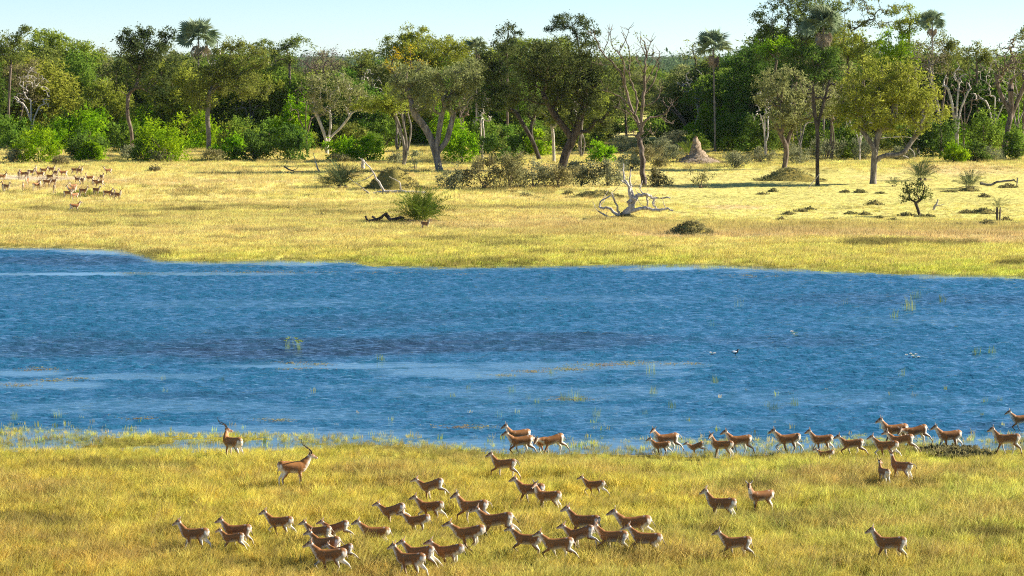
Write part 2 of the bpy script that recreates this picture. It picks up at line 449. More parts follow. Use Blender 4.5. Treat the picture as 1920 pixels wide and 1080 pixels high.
# near meadow
X, Y = wedge(46000, 78, 124)
z = gz(X, Y); s = shore(X, Y)
sw, co, tk = sward(X, Y)
keep = (s > -4) & (rs.random(len(X)) < np.clip((z + .11) / .17, .0, 1))
dk = fbm(X * .16, Y * .30, 31); lump = fbm(X * .5, Y * .5, 77)
keep &= rs.random(len(X)) < .55 + .6 * lump
X, Y, z, dk, lump, sw, co = X[keep], Y[keep], z[keep], dk[keep], lump[keep], sw[keep], co[keep]
idx = rs.integers(0, 6, len(X)); u = rs.random(len(X))
idx = np.where(u < .13, 6 + rs.integers(0, 2, len(X)), idx)
idx = np.where(rs.random(len(X)) < np.maximum(np.clip((dk - .68) * 5, 0, .45), co * .65), 8 + rs.integers(0, 2, len(X)), idx)
sc = (.66 + .55 * rs.random(len(X))) * (.55 + .95 * lump) * np.clip(.5 + z * 2.4, .4, 1)
scatter('near_meadow_grass', np.stack([X, Y, z], -1), rs.uniform(0, 6.28, len(X)) * .16, np.stack([sc * 1.15, sc * 1.15, sc], -1), idx, near_t,
        'yellow green wind-bent grass of the near meadow', vary(sw))
# far meadow
far_t = [make_tuft('tuft', rr, 22, .55, .34, .35, .035, .9, .8, M_fargrass, (.15, -.1)) for _ in range(5)] + \
        [make_tuft('tuft', rr, 22, .55, .50, .3, .03, .30, .8, M_straw, (.12, 0)) for _ in range(2)] + \
        [make_tuft('tuft', rr, 30, .7, .42, .4, .035, .6, .9, M_dark) for _ in range(2)]
X, Y = wedge(60000, 200, 300, 1.1, 5); X2, Y2 = wedge(45000, 300, 520, 1.06, 5)
X = np.concatenate([X, X2]); Y = np.concatenate([Y, Y2])
z = gz(X, Y); s = shore(X, Y)
grz = np.clip((X - 5) / 20, 0, 1) * np.clip((Y - 262) / 12, 0, 1) * np.clip((400 - Y) / 30, 0, 1)   # grazed short on the right
sw, co, trk = sward(X, Y)
keep = (s > -3) & (rs.random(len(X)) < np.clip((z + .10) / .14, 0, 1)) & (rs.random(len(X)) > grz * .72)
keep &= rs.random(len(X)) > trk * .95
X, Y, z, grz, s, sw, co = X[keep], Y[keep], z[keep], grz[keep], s[keep], sw[keep], co[keep]
dk = fbm(X * .07, Y * .12, 41)
idx = rs.integers(0, 5, len(X))
idx = np.where(rs.random(len(X)) < .10 + .5 * ((X > 0) & (Y > 246) & (Y < 262)), 5 + rs.integers(0, 2, len(X)), idx)
idx = np.where(rs.random(len(X)) < np.maximum(np.clip((dk - .70) * 5, 0, .4), co * .55), 7 + rs.integers(0, 2, len(X)), idx)
sc = (.7 + .5 * rs.random(len(X))) * (1 - .55 * grz) * (.75 + .5 * fbm(X * .3, Y * .3, 3)) * np.clip(.55 + s / 9, .4, 1)
scatter('far_meadow_grass', np.stack([X, Y, z], -1), rs.uniform(0, 6.28, len(X)) * .16, np.stack([sc * 1.2, sc * 1.2, sc], -1), idx, far_t,
        'pale yellow grass of the meadow across the lake', vary(sw))

# ------------------------------------------------------------------ lechwe antelopes
def mat_coat():
    t = NT('antelope_coat')
    c = t.n('ShaderNodeAttribute', attribute_name='coat').outputs['Color']
    n = t.noise(t.n('ShaderNodeTexCoord').outputs['Object'], 26.0, 3)
    hs = t.n('ShaderNodeHueSaturation'); t.l(c, hs.inputs['Color'])
    r = t.n('ShaderNodeObjectInfo').outputs['Random']
    t.l(t.math('ADD', .80, t.math('ADD', t.math('MULTIPLY', n, .25), t.math('MULTIPLY', r, .18))), hs.inputs['Value'])
    b = t.n('ShaderNodeBsdfPrincipled', i_Roughness=.62); b.inputs['Specular IOR Level'].default_value = .3
    t.l(hs.outputs[0], b.inputs['Base Color']); t.l(b.outputs[0], t.out.inputs[0])
    return t.m
M_coat = mat_coat(); M_horn = mat_bark('ringed_horn', (.03, .024, .02), (.09, .07, .05), 18)
CHEST, TAN, WHITE, DARK, BLACK = (.38, .155, .036), (.23, .10, .034), (.80, .73, .60), (.075, .03, .012), (.022, .018, .016)
SHADED_FLANK = (.135, .058, .021)  # flank darkened, chestnut back brightened: shade and sunlight put into the coat
def lerp3(a, b, f): return tuple(x * (1 - f) + y * f for x, y in zip(a, b))
class Body:
    def __init__(s): s.V = []; s.F = []; s.C = []
    def loft(s, secs, colf, n=14):
        """secs: list of (centre, side vec, up vec) ellipses; colf(i, ang)->colour"""
        b = len(s.V); m = len(secs)
        for i, (c, sv, uv) in enumerate(secs):
            for k in range(n):
                a = 2 * math.pi * k / n
                s.V.append(tuple(Vector(c) + Vector(sv) * math.cos(a) + Vector(uv) * math.sin(a))); s.C.append(colf(i / (m - 1), a))
        for i in range(m - 1):
            for k in range(n):
                k2 = (k + 1) % n
                s.F.append((b + i * n + k, b + i * n + k2, b + (i + 1) * n + k2, b + (i + 1) * n + k))
        s.F.append(tuple(b + k for k in range(n))[::-1]); s.F.append(tuple(b + (m - 1) * n + k for k in range(n)))
    def limb(s, P, rx, ry, colf, n=10, sub=3):
        """tube through joints in the x-z plane of the animal, radii fore-aft rx and sideways ry"""
        pts, ra, rb = [], [], []
        for i in range(len(P) - 1):
            for q in range(sub):
                f = q / sub
                pts.append(P[i].lerp(P[i + 1], f)); ra.append(rx[i] * (1 - f) + rx[i + 1] * f); rb.append(ry[i] * (1 - f) + ry[i + 1] * f)
        pts.append(P[-1]); ra.append(rx[-1]); rb.append(ry[-1])
        secs = []
        for i, p in enumerate(pts):
            t = (pts[min(i + 1, len(pts) - 1)] - pts[max(i - 1, 0)]).normalized()
            sv = Vector((0, 1, 0)); sv = (sv - t * sv.dot(t))
            sv = sv.normalized() if sv.length > 1e-3 else Vector((1, 0, 0))
            uv = sv.cross(t)                                  # fore direction
            secs.append((p, sv * rb[i], uv * ra[i]))
        s.loft(secs, colf, n)
    def mesh(s, name, voxel, dz):
        me = bpy.data.meshes.new(name + '_raw'); me.from_pydata(s.V, [], s.F)
        o = bpy.data.objects.new(name, me); COL.objects.link(o)
        md = o.modifiers.new('r', 'REMESH'); md.mode = 'VOXEL'; md.voxel_size = voxel
        sm = o.modifiers.new('s', 'SMOOTH'); sm.iterations = 2; sm.factor = .5
        dg = bpy.context.evaluated_depsgraph_get(); dg.update()
        out = bpy.data.meshes.new_from_object(o.evaluated_get(dg)); out.name = name
        bpy.data.objects.remove(o); bpy.data.meshes.remove(me)
        kd = kdtree.KDTree(len(s.V))
        for i, v in enumerate(s.V): kd.insert(v, i)
        kd.balance()
        cols = []
        for v in out.vertices:
            acc = [0, 0, 0]; W = 0
            for co, i, d in kd.find_n(v.co, 3):
                w = 1 / (d + .006); W += w
                for q in range(3): acc[q] += s.C[i][q] * w
            cols += [x / W for x in acc] + [1.0]
        a = out.color_attributes.new('coat', 'FLOAT_COLOR', 'POINT'); a.data.foreach_set('color', cols)
        out.polygons.foreach_set('use_smooth', np.ones(len(out.polygons), bool))
        out.materials.append(M_coat)
        out.transform(Matrix.Translation((0, 0, dz)))
        return out
def ang(deg): return Vector((math.sin(R(deg)), 0, -math.cos(R(deg))))     # 0 = straight down, + = forward
# pose: fore legs (near/left, far/right), hind legs, body pitch (+ = rump up), neck elevation, neck yaw, head pitch, tail angle
STAND_F, STAND_H = (-14, 5, 0, 25), (20, -36, 4, 20)
POSES = {
 'stand':   dict(f=[(-14, 6, 2, 25), (-16, 2, -2, 25)], h=[(22, -36, 5, 20), (12, -42, 0, 20)], pitch=0, neck=58, yaw=0, head=-28, hyaw=0, tail=-8),
 'look':    dict(f=[(-14, 8, 2, 25), (-16, 0, -2, 25)], h=[(24, -34, 6, 20), (10, -44, -4, 20)], pitch=0, neck=68, yaw=18, head=-25, hyaw=50, tail=-10),
 'away':    dict(f=[(-14, 6, 2, 25), (-16, 2, -2, 25)], h=[(22, -36, 5, 20), (14, -40, 2, 20)], pitch=0, neck=70, yaw=-14, head=-22, hyaw=-55, tail=-8),
 'tailup':  dict(f=[(-14, 6, 2, 25), (-16, 2, -2, 25)], h=[(22, -36, 5, 20), (14, -40, 2, 20)], pitch=0, neck=68, yaw=-16, head=-22, hyaw=-50, tail=-100),
 'walk':    dict(f=[(-4, 22, 18, 30), (-30, -12, -24, 10)], h=[(6, -52, -16, 5), (34, -18, 18, 30)], pitch=1, neck=56, yaw=0, head=-26, hyaw=0, tail=-10),
 'walk2':   dict(f=[(-30, -10, -22, 10), (0, 24, 10, 30)], h=[(36, -16, 18, 30), (2, -54, -20, 5)], pitch=1, neck=50, yaw=0, head=-24, hyaw=0, tail=-12),
 'trot':    dict(f=[(14, 52, -42, -30), (-30, -14, -30, 0)], h=[(4, -60, -30, -10), (42, -22, 26, 20)], pitch=2, neck=48, yaw=0, head=-22, hyaw=0, tail=-14),
 'trot2':   dict(f=[(-34, -18, -34, 0), (18, 56, -36, -30)], h=[(44, -20, 30, 20), (0, -66, -38, -10)], pitch=3, neck=46, yaw=0, head=-20, hyaw=0, tail=-30),
 'reach':   dict(f=[(30, 52, 34, 40), (16, 58, -50, -40)], h=[(34, -40, 24, 20), (24, -48, 10, 10)], pitch=-3, neck=44, yaw=0, head=-20, hyaw=0, tail=-25),
 'gather':  dict(f=[(-36, -22, -55, -60), (-26, -6, -40, -40)], h=[(52, -8, 48, 40), (44, -16, 36, 30)], pitch=8, neck=40, yaw=0, head=-16, hyaw=0, tail=-20),
 'push':    dict(f=[(6, 40, -30, -30), (-10, 26, 4, 10)], h=[(-10, -66, -44, -20), (-2, -58, -34, -10)], pitch=6, neck=46, yaw=0, head=-20, hyaw=0, tail=-40),
 'leap':    dict(f=[(-30, -6, -10, 0), (-40, -20, -30, -20)], h=[(-6, -80, -50, -40), (10, -70, -10, -10)], pitch=17, neck=38, yaw=0, head=-18, hyaw=0, tail=-30),
 'low':     dict(f=[(-2, 20, 10, 20), (-24, -8, -20, 0)], h=[(-8, -64, -36, -10), (20, -40, 6, 10)], pitch=10, neck=8, yaw=10, head=-50, hyaw=10, tail=-35),
 'runtail': dict(f=[(24, 56, 0, 10), (-20, 4, -14, 0)], h=[(-6, -62, -34, -10), (30, -34, 16, 10)], pitch=3, neck=56, yaw=6, head=-24, hyaw=25, tail=-75),
 'male':    dict(f=[(-14, 4, 0, 25), (-15, 7, 3, 25)], h=[(18, -42, -2, 20), (26, -30, 8, 20)], pitch=-1, neck=50, yaw=0, head=-22, hyaw=0, tail=-6, male=True),
 'maleback': dict(f=[(-14, 8, 2, 25), (-20, -4, -6, 25)], h=[(22, -36, 5, 20), (10, -44, -4, 20)], pitch=0, neck=66, yaw=-70, head=-14, hyaw=-60, tail=-6, male=True),
 'malefar': dict(f=[(-14, 6, 2, 25), (-16, 2, -2, 25)], h=[(22, -36, 5, 20), (12, -42, 0, 20)], pitch=0, neck=64, yaw=-16, head=-24, hyaw=-35, tail=-6, male=True),
}
TORSO = [(-.555, .86, .055, .05), (-.50, .83, .145, .105), (-.40, .81, .195, .15), (-.24, .785, .20, .165), (-.06, .76, .20, .175), (.12, .745, .205, .17),
         (.28, .75, .21, .155), (.40, .77, .19, .125), (.49, .80, .13, .09), (.53, .82, .06, .05)]
def build_pose(key, voxel=.021):
    P = POSES[key]; male = P.get('male', False); B = Body()
    rot = Matrix.Rotation(R(P['pitch']), 3, 'Y'); piv = Vector((.05, 0, .78))
    def T(v): return piv + rot @ (Vector(v) - piv)
    back = lerp3(CHEST, DARK, .35) if not male else lerp3(CHEST, DARK, .2)
    def ctorso(f, a):
        s = math.sin(a)                      # +1 = back line, -1 = belly
        if s < -.72: c = WHITE
        elif s < -.3: c = lerp3(lerp3(WHITE, TAN, .35), SHADED_FLANK, (s + .72) / .42)
        elif s < .55: c = lerp3(SHADED_FLANK, CHEST, max(0, (s - .1) / .45))  # painted shade on the flank, brighter towards the sunlit upper side
        else: c = lerp3(CHEST, back, (s - .55) / .45)
        if f < .1 and s < .55: c = WHITE                      # rump patch
        if f > .85 and s < .2: c = lerp3(WHITE, TAN, .4)
        return c
    secs = []
    for x, z, hz, hy in TORSO:
        k = 1.08 if male else 1.0
        secs.append((T((x, 0, z)), Vector((0, hy * k, 0)), rot @ Vector((0, 0, hz * k))))
    # loft order: side vec then up so that sin(a)=+1 is the back
    B.loft(secs, ctorso, 18)
    # neck and head
    nk = R(P['neck'] - 1); yw = R(P['yaw'])
    base = T((.40, 0, .84)); L = .405
    yq = Matrix.Rotation(yw, 3, 'Z')
    nd = yq @ Vector((math.cos(nk), 0, math.sin(nk)))
    mid = base + (Vector((math.cos(nk), 0, math.sin(nk))) * .5 + nd * .5) * L * .5
    poll = mid + nd * L * .5
    side = yq @ Vector((0, 1, 0))
    def cneck(f, a):
        s = math.sin(a)
        c = lerp3(CHEST, TAN, .3) if s > -.3 else WHITE
        if f > .8 and s < .2: c = WHITE
        return c
    th = 1.18 if male else 1
    secs = []
    npts = [base - nd * .10, base + (mid - base) * .5, mid, mid.lerp(poll, .6), poll]
    for p, ra, rb in zip(npts, (.17, .145, .112, .09, .08), (.11, .095, .075, .064, .06)):
        up = nd.cross(side)
        secs.append((p, side * rb * th, up.normalized() * ra * th))
    B.loft(secs, cneck, 14)
    hy = R(P['hyaw']); hp = R(P['head'])
    hq = Matrix.Rotation(yw + hy, 3, 'Z')
    hd = hq @ Vector((math.cos(hp), 0, math.sin(hp))); hs = hq @ Vector((0, 1, 0)); hu = hd.cross(hs)
    hb = poll + Vector((0, 0, .015))
    def chead(f, a):
        s = math.sin(a)
        c = lerp3(CHEST, DARK, .55) if s > .3 else lerp3(TAN, CHEST, .6)
        if s < -.35: c = WHITE
        if .38 < f < .52 and .05 < s < .75: c = BLACK if .42 < f < .5 else lerp3(WHITE, TAN, .4)     # eye with pale surround
        if f > .93: c = BLACK
        elif f > .82: c = lerp3(WHITE, DARK, .35)
        return c
    hsec = [(-.085, .03, .03), (-.06, .065, .058), (-.01, .085, .068), (.05, .082, .066), (.10, .068, .056), (.15, .054, .043), (.20, .045, .036), (.235, .038, .032), (.255, .02, .02)]
    B.loft([(hb + hd * x * 1.12 - hu * (max(0, x) * .10), hs * rb * 1.1, hu * ra * 1.1) for x, ra, rb in hsec], chead, 14)
    for sd in (-1, 1):                                          # ears
        e0 = hb - hd * .045 + hs * sd * .045 + hu * .035
        ed = (hs * sd * .62 + hu * .72 - hd * .38).normalized()
        ef = ed.cross(hd).normalized()
        pts = [(0, .022), (.05, .038), (.11, .038), (.155, .022), (.18, .008)]
        w = (hd - ed * hd.dot(ed)).normalized()
        B.loft([(e0 + ed * q, (w.cross(ed)) * r, w * .016) for q, r in pts],
               lambda f, a: (BLACK if f > .85 else (lerp3(WHITE, TAN, .25) if math.sin(a) > 0 else lerp3(TAN, DARK, .4))), 8)
    # tail
    tb = T((-.55, 0, .93)); ta = R(P['tail'])
    pts, d = [tb + Vector((.05, 0, 0))], ta
    for q in range(6):
        d = ta + (0 if P['tail'] > -50 else -(R(-18) * q * 1.0)) * 1.0
        pts.append(pts[-1] + Vector((math.sin(d), 0, -math.cos(d))) * .07)
    B.limb(pts, [.026, .024, .02, .019, .019, .022, .014], [.024, .022, .018, .017, .017, .020, .012],
           lambda f, a: BLACK if f > .72 else lerp3(WHITE, TAN, .5), 8, 2)
    # legs
    for i, sd in enumerate((1, -1)):
        j = T((.30, sd * .085, .74)); pts = [j + rot @ Vector((.02, 0, .06)), j]
        for a, l in zip(P['f'][i], (.185, .25, .205, .07)): pts.append(pts[-1] + ang(a + P['pitch'] * .5 * (l > .18)) * l)
        pts.append(pts[-1] + ang(P['f'][i][3] * .6) * .05)
        def cfore(f, a, sd=sd):
            inner = math.cos(a) * sd < -.25
            c = WHITE if inner else lerp3(CHEST, TAN, .45)
            if f > .42 and math.sin(a) < -.45: c = BLACK if f < .9 else c
            if f > .93: c = BLACK
            return c
        B.limb(pts, [.11, .105, .062, .036, .026, .026, .03], [.05, .052, .046, .031, .022, .022, .024], cfore, 10)
        j = T((-.36, sd * .085, .82)); pts = [j + rot @ Vector((-.02, 0, .06)), j]
        for a, l in zip(P['h'][i], (.26, .28, .25, .07)): pts.append(pts[-1] + ang(a) * l)
        pts.append(pts[-1] + ang(P['h'][i][3] * .6) * .05)
        def chind(f, a, sd=sd):
            inner = math.cos(a) * sd < -.2
            rear = math.sin(a) > .45
            c = WHITE if (inner or (rear and f < .62)) else lerp3(CHEST, TAN, .45 + .4 * min(1, f * 1.5))
            if f > .9: c = BLACK
            return c
        B.limb(pts, [.12, .155, .098, .042, .027, .026, .03], [.06, .075, .062, .031, .023, .022, .024], chind, 12)
    lo = min(v[2] for v in B.V)
    me = B.mesh('lechwe_body_' + key, voxel, -lo)
    horns = []
    if male:
        for sd in (-1, 1):
            p = hb + hd * .0 + hs * sd * .035 + hu * .06
            pts, rad = [], []
            for q in range(15):
                f = q / 14
                pts.append(p + Vector((0, 0, -lo))); rad.append(.024 * (1 - .8 * f) * (1 + .12 * (q % 2)) + .002)
                dv = hu * (.85 - .7 * math.sin(f * 3.0)) * 1.0 - hd * (.35 + .75 * math.sin(f * 2.6)) + hs * sd * (.55 * math.cos(f * 2.4) + .12)
                if f > .55: dv = dv + (hu * 1.5 + hd * .35) * (f - .55) * 2
                p = p + dv.normalized() * .05
            V, Q = tube_arrays(pts, rad, 7)
            horns.append(mesh_from('horn', V, Q, M_horn, True))
    return me, horns
LECHWE = {k: build_pose(k) for k in POSES}
def antelope(px, py, yaw, pose, scale, label, group, mirror=False, dz=0.0):
    p = place(px, py)
    me, horns = LECHWE[pose]
    o = link('lechwe_antelope', me, loc=(p.x, p.y, p.z + dz), rz=R(yaw))
    o.scale = (scale, -scale if mirror else scale, scale)
    tag(o, label, 'antelope', group)
    for h in horns: link('horn', h, o)
    return o
G1, G2, G3 = 'lechwes running across the near meadow', 'lechwes along the near waterline', 'lechwe bucks by the water'
NEAR = [  # px, py(feet), heading, pose, scale, group, label
 (437, 862, 140, 'maleback', 1.10, G3, 'lechwe buck at the water looking back over its rump, horns raised'),
 (549, 914, 22, 'male', 1.14, G3, 'lechwe buck standing sideways facing right with long curved horns'),
 (973, 842, 205, 'walk', 1.02, G2, 'rearmost lechwe of the four sunlit ones wading close together'),
 (977, 854, 200, 'trot', 1.02, G2, 'lechwe leading the tight sunlit group of four at the water'),
 (1020, 851, 215, 'gather', .85, G2, 'small lechwe half hidden inside the tight sunlit group'),
 (1036, 855, 200, 'low', .98, G2, 'sunlit lechwe lunging with its head held low, last of its group'),
 (946, 900, 166, 'runtail', 1.0, G1, 'lechwe with a curled tail, alone just below the waterside group'),
 (1115, 932, 172, 'trot2', .80, G1, 'lone reddish young lechwe in open grass right of the herd'),
 (996, 950, 168, 'walk2', 1.0, G1, 'lechwe partly hidden behind another, its tail arched'),
 (1028, 962, 162, 'look', 1.0, G1, 'lechwe standing in front of a partly hidden one, head turned away'),
 (1250, 850, 195, 'runtail', 1.0, G2, 'adult lechwe at the water with tail streaming behind, beside a fawn'),
 (1240, 855, 176, 'trot', .78, G2, 'young lechwe running in front of an adult with a streaming tail'),
 (1306, 856, 188, 'leap', .66, G2, 'small lechwe fawn bounding with its rump high at the waterline'),
 (1354, 861, 160, 'look', .95, G2, 'lechwe at the waterline with raised head facing away, deep in grass'),
 (1387, 854, 180, 'walk2', 1.0, G2, 'lechwe just behind one that faces away, at the waterline'),
 (1478, 852, 190, 'trot', 1.05, G2, 'pale-bellied lechwe trotting alone along the water with lifted foreleg'),
 (1541, 851, 184, 'walk', .92, G2, 'mottled lechwe walking behind the pale-bellied trotting one'),
 (1549, 869, 168, 'gather', .66, G2, 'small lechwe fawn below the walking line, sunk in grass'),
 (1598, 857, 172, 'trot2', .95, G2, 'dark-backed lechwe trotting with a white hind leg trailing'),
 (1662, 863, 172, 'trot', .98, G2, 'lechwe nearest to us in the overlapping bunch by the water'),
 (1678, 836, 195, 'walk', 1.12, G2, 'tallest lechwe of the overlapping bunch, head high against the water'),
 (1690, 853, 178, 'push', 1.0, G2, 'dark lechwe pushing through the middle of the overlapping bunch'),
 (1717, 838, 200, 'low', 1.0, G2, 'pale lechwe at the rear of the overlapping bunch, head hidden'),
 (1780, 846, 196, 'walk2', 1.05, G2, 'lechwe walking alone on a low brown rise at the water'),
 (1888, 854, 178, 'walk', 1.06, G2, 'dark-flanked lechwe walking at the waterline near the right edge'),
 (1916, 812, 196, 'trot', 1.0, G2, 'lechwe splashing through the water, cut by the right edge'),
 (1657, 911, 100, 'away', .84, G1, 'young lechwe seen from behind with white rump, standing in grass'),
 (1690, 905, 132, 'tailup', .95, G1, 'lechwe seen from behind with its tail arched up'),
 (1353, 982, 165, 'stand', 1.05, G1, 'dark-flanked lechwe standing left of a sunlit one'),
 (1427, 963, 206, 'look', 1.0, G1, 'sunlit pale lechwe turning its head towards us'),
 (1381, 1050, 168, 'trot', .97, G1, 'lechwe trotting alone below the standing pair'),
 (1669, 1056, 170, 'walk', 1.06, G1, 'lone lechwe walking at the lower right, far from the herd'),
 (366, 1036, 166, 'walk', 1.0, G1, 'leftmost lechwe of the herd, walking with a white rump'),
 (446, 1028, 165, 'walk2', .95, G1, 'lechwe second from left, behind a smaller one'),
 (438, 1036, 158, 'push', .78, G1, 'smaller lechwe overlapping an adult at the left end of the herd'),
 (526, 1009, 172, 'trot', .93, G1, 'lechwe running ahead in tall grass between two pairs'),
 (599, 1027, 168, 'push', .88, G1, 'lechwe with low back just left of a taller one'),
 (633, 1022, 160, 'leap', .88, G1, 'lechwe bounding beside a lower one, white hind leg out'),
 (705, 1032, 170, 'reach', .97, G1, 'mottled lechwe galloping with both forelegs stretched'),
 (738, 993, 162, 'leap', .92, G1, 'lechwe leaping with rump raised and white haunch lit'),
 (784, 1006, 174, 'gather', .84, G1, 'small lechwe running right behind the leaping one'),
 (808, 979, 174, 'trot', .92, G1, 'reddish lechwe cantering below the highest leaper'),
 (810, 945, 160, 'leap', .96, G1, 'highest leaping lechwe at the top of the running herd'),
 (888, 986, 172, 'runtail', 1.10, G1, 'large lechwe running with a hooked tail'),
 (881, 1036, 164, 'gather', 1.08, G1, 'large pale-flanked lechwe galloping with hind legs tucked under'),
 (932, 1016, 160, 'push', 1.12, G1, 'pale large lechwe overlapping a galloping one, rump bright'),
 (990, 1045, 172, 'reach', .97, G1, 'lechwe with one foreleg thrust far forward'),
 (1047, 1053, 170, 'trot2', .97, G1, 'lechwe running nose to tail behind the thrusting one'),
 (1097, 1016, 162, 'walk2', 1.10, G1, 'large lechwe behind two others, its shoulders showing between them'),
 (1089, 1038, 164, 'leap', .98, G1, 'low dark lechwe with bright white haunch and kicking legs'),
 (1150, 1040, 168, 'trot', 1.02, G1, 'lechwe in the middle of the right bunch with dark shoulders'),
 (1190, 1018, 172, 'trot2', 1.14, G1, 'largest lechwe at the back of the right bunch'),
 (1213, 1046, 170, 'reach', 1.0, G1, 'last lechwe of the running herd, foreleg bent high'),
 (620, 1080, 168, 'trot', 1.06, G1, 'front dark lechwe of the lower left cluster'),
 (613, 1056, 165, 'push', 1.0, G1, 'lechwe peeping behind the front one of the lower left cluster'),
 (642, 1062, 160, 'leap', .80, G1, 'young lechwe kicking out a hind leg behind the lower left cluster'),
 (770, 1088, 164, 'walk', 1.05, G1, 'lechwe at the bottom edge with legs cut off by it'),
 (788, 1072, 160, 'push', .98, G1, 'lechwe behind the bottom-edge one with white haunch'),
 (843, 1069, 170, 'gather', 1.0, G1, 'lechwe stretching low, last of the bottom row'),
]
_ra = random.Random(9)
for (px, py, yaw, pose, sc, grp, lab) in NEAR:
    antelope(px, py, yaw + _ra.uniform(-9, 9), pose, sc * _ra.uniform(1.0, 1.07), lab, grp, mirror=(pose in ('walk', 'walk2', 'trot', 'trot2', 'reach', 'gather', 'push', 'leap') and _ra.random() < .5), dz=-.06)
FARH = [(4, 341, 20, 'malefar'), (6, 360, 110, 'look'), (13, 361, -40, 'stand'), (36, 336, -70, 'stand'), (45, 336, 170, 'look'), (51, 337, -50, 'stand'), (58, 332, 20, 'stand'),
        (68, 327, -80, 'stand'), (76, 336, 185, 'walk'), (82, 329, 10, 'stand'), (97, 327, 15, 'malefar'), (94, 341, -20, 'malefar'), (105, 334, -50, 'stand'), (119, 334, 200, 'look'),
        (141, 328, 5, 'stand'), (149, 329, 10, 'malefar'), (203, 329, 215, 'stand'), (51, 350, -95, 'stand'), (44, 360, -80, 'stand'), (67, 358, 60, 'away'), (75, 358, -70, 'malefar'),
        (88, 352, 30, 'stand'), (100, 351, 10, 'stand'), (102, 362, -75, 'stand'), (146, 347, 140, 'walk'), (155, 349, -20, 'stand'), (169, 343, 200, 'look'), (179, 352, 8, 'malefar'),
        (191, 342, -60, 'stand'), (186, 354, 185, 'low'), (138, 359, 230, 'stand'), (128, 374, 12, 'malefar'), (135, 366, 215, 'stand'), (140, 378, 230, 'look'), (156, 370, -15, 'stand'),
        (181, 369, 5, 'stand'), (202, 373, -5, 'stand'), (212, 375, -20, 'stand'), (221, 376, -40, 'malefar'), (140, 399, 24, 'walk')]
ORD = ['first', 'second', 'third', 'fourth', 'fifth', 'sixth', 'seventh', 'eighth', 'ninth', 'tenth', 'eleventh', 'twelfth', 'thirteenth', 'fourteenth', 'fifteenth', 'sixteenth',
       'seventeenth', 'eighteenth', 'nineteenth', 'twentieth']
TENS = ['', '', 'twenty', 'thirty', 'forty', 'fifty', 'sixty', 'seventy', 'eighty', 'ninety']
def ordinal(i):
    n = i + 1
    if n <= 20: return ORD[i]
    if n >= 100: return 'hundredth' if n == 100 else 'hundred-and-' + ordinal(n - 101)
    return TENS[n // 10][:-1] + 'ieth' if n % 10 == 0 else TENS[n // 10] + '-' + ORD[n % 10 - 1]
def far_row(py): return 'behind the pale track' if py < 340 else ('on the pale track\'s front edge' if py < 364 else 'in grass before the pale track')
rows = {}
for f in FARH: rows.setdefault(far_row(f[1]), []).append(f)
for rn, lst in rows.items():
    lst.sort()
    for i, (px, py, yaw, pose) in enumerate(lst):
        lab = 'distant %s %s, %s from the left' % ('horned lechwe' if pose == 'malefar' else 'lechwe', rn, ordinal(i))
        if py > 390: lab = 'small sunlit lechwe walking right, alone and nearest of the distant herd'
        if pose in ('stand', 'malefar') and -30 < yaw < 40 and i % 2: yaw -= 40
        antelope(px, py, yaw, pose, 1.1, lab, 'distant lechwe herd on the left of the far bank')
antelope(797, 433, -35, 'walk', 1.0, 'single lechwe standing below the bushy palm on the far bank', None)

# ------------------------------------------------------------------ trees
BARK_GREY = mat_bark('grey_bark', (.12, .10, .08), (.31, .27, .225)); BARK_DARK = mat_bark('dark_bark', (.035, .028, .022), (.12, .095, .075))
BARK_PALE = mat_bark('bleached_dead_wood', (.34, .29, .23), (.66, .60, .52)); BARK_BROWN = mat_bark('brown_bark', (.09, .065, .045), (.26, .20, .15))
LEAF = {
 'olive':  mat_leaf('olive_leaves', (.15, .19, .036), (.25, .29, .058), .48),
 'grey':   mat_leaf('grey_olive_leaves', (.22, .235, .085), (.35, .36, .135), .45),
 'dark':   mat_leaf('dark_evergreen_leaves', (.055, .082, .025), (.13, .155, .042), .35),
 'deep':   mat_leaf('deep_green_leaves', (.075, .14, .024), (.15, .235, .036), .45),
 'bright': mat_leaf('bright_green_leaves', (.15, .30, .008), (.30, .46, .015), .5),
 'mid':    mat_leaf('mid_green_leaves', (.135, .23, .028), (.235, .34, .042), .48),
 'lime':   mat_leaf('yellow_green_leaves', (.22, .275, .035), (.35, .39, .06), .46),
 'warm':   mat_leaf('yellow_olive_leaves', (.235, .28, .035), (.37, .41, .055), .48),
 'yellow': mat_leaf('golden_leaves', (.60, .48, .015), (.78, .62, .03), .45),
 'brown':  mat_leaf('dry_brown_leaves', (.20, .145, .115), (.30, .225, .185), .25),
 'sage':   mat_leaf('sage_shrub_leaves', (.20, .215, .11), (.31, .32, .165), .3),
 'drab':   mat_leaf('drab_shrub_leaves', (.20, .18, .075), (.31, .28, .12), .3),
 'blue':   mat_leaf('blue_green_leaves', (.09, .14, .065), (.155, .21, .09), .35),
}
def leaf_quads(rng, C, spread, per, size, flat=.75, up=.25):
    """C (n,3) cluster centres -> quads of small pointed leaves sprays"""
    n = len(C) * per
    ctr = np.repeat(C, per, 0)
    off = rng.normal(0, 1, (n, 3)) * np.repeat(spread, per)[:, None]
    off[:, 2] *= flat
    p = ctr + off
    d = rng.normal(0, 1, (n, 3)); d[:, 2] += up
    d /= np.linalg.norm(d, axis=1, keepdims=True)
    e = rng.normal(0, 1, (n, 3)); e -= d * np.sum(d * e, 1, keepdims=True); e /= np.linalg.norm(e, axis=1, keepdims=True)
    s = size * (.5 + 1.15 * rng.random((n, 1)) ** 2)
    V = np.stack([p - d * s, p + e * s * .42 - d * s * .1, p + d * s, p - e * s * .42 + d * s * .1], 1).reshape(-1, 3)
    return V, np.arange(n * 4).reshape(-1, 4)
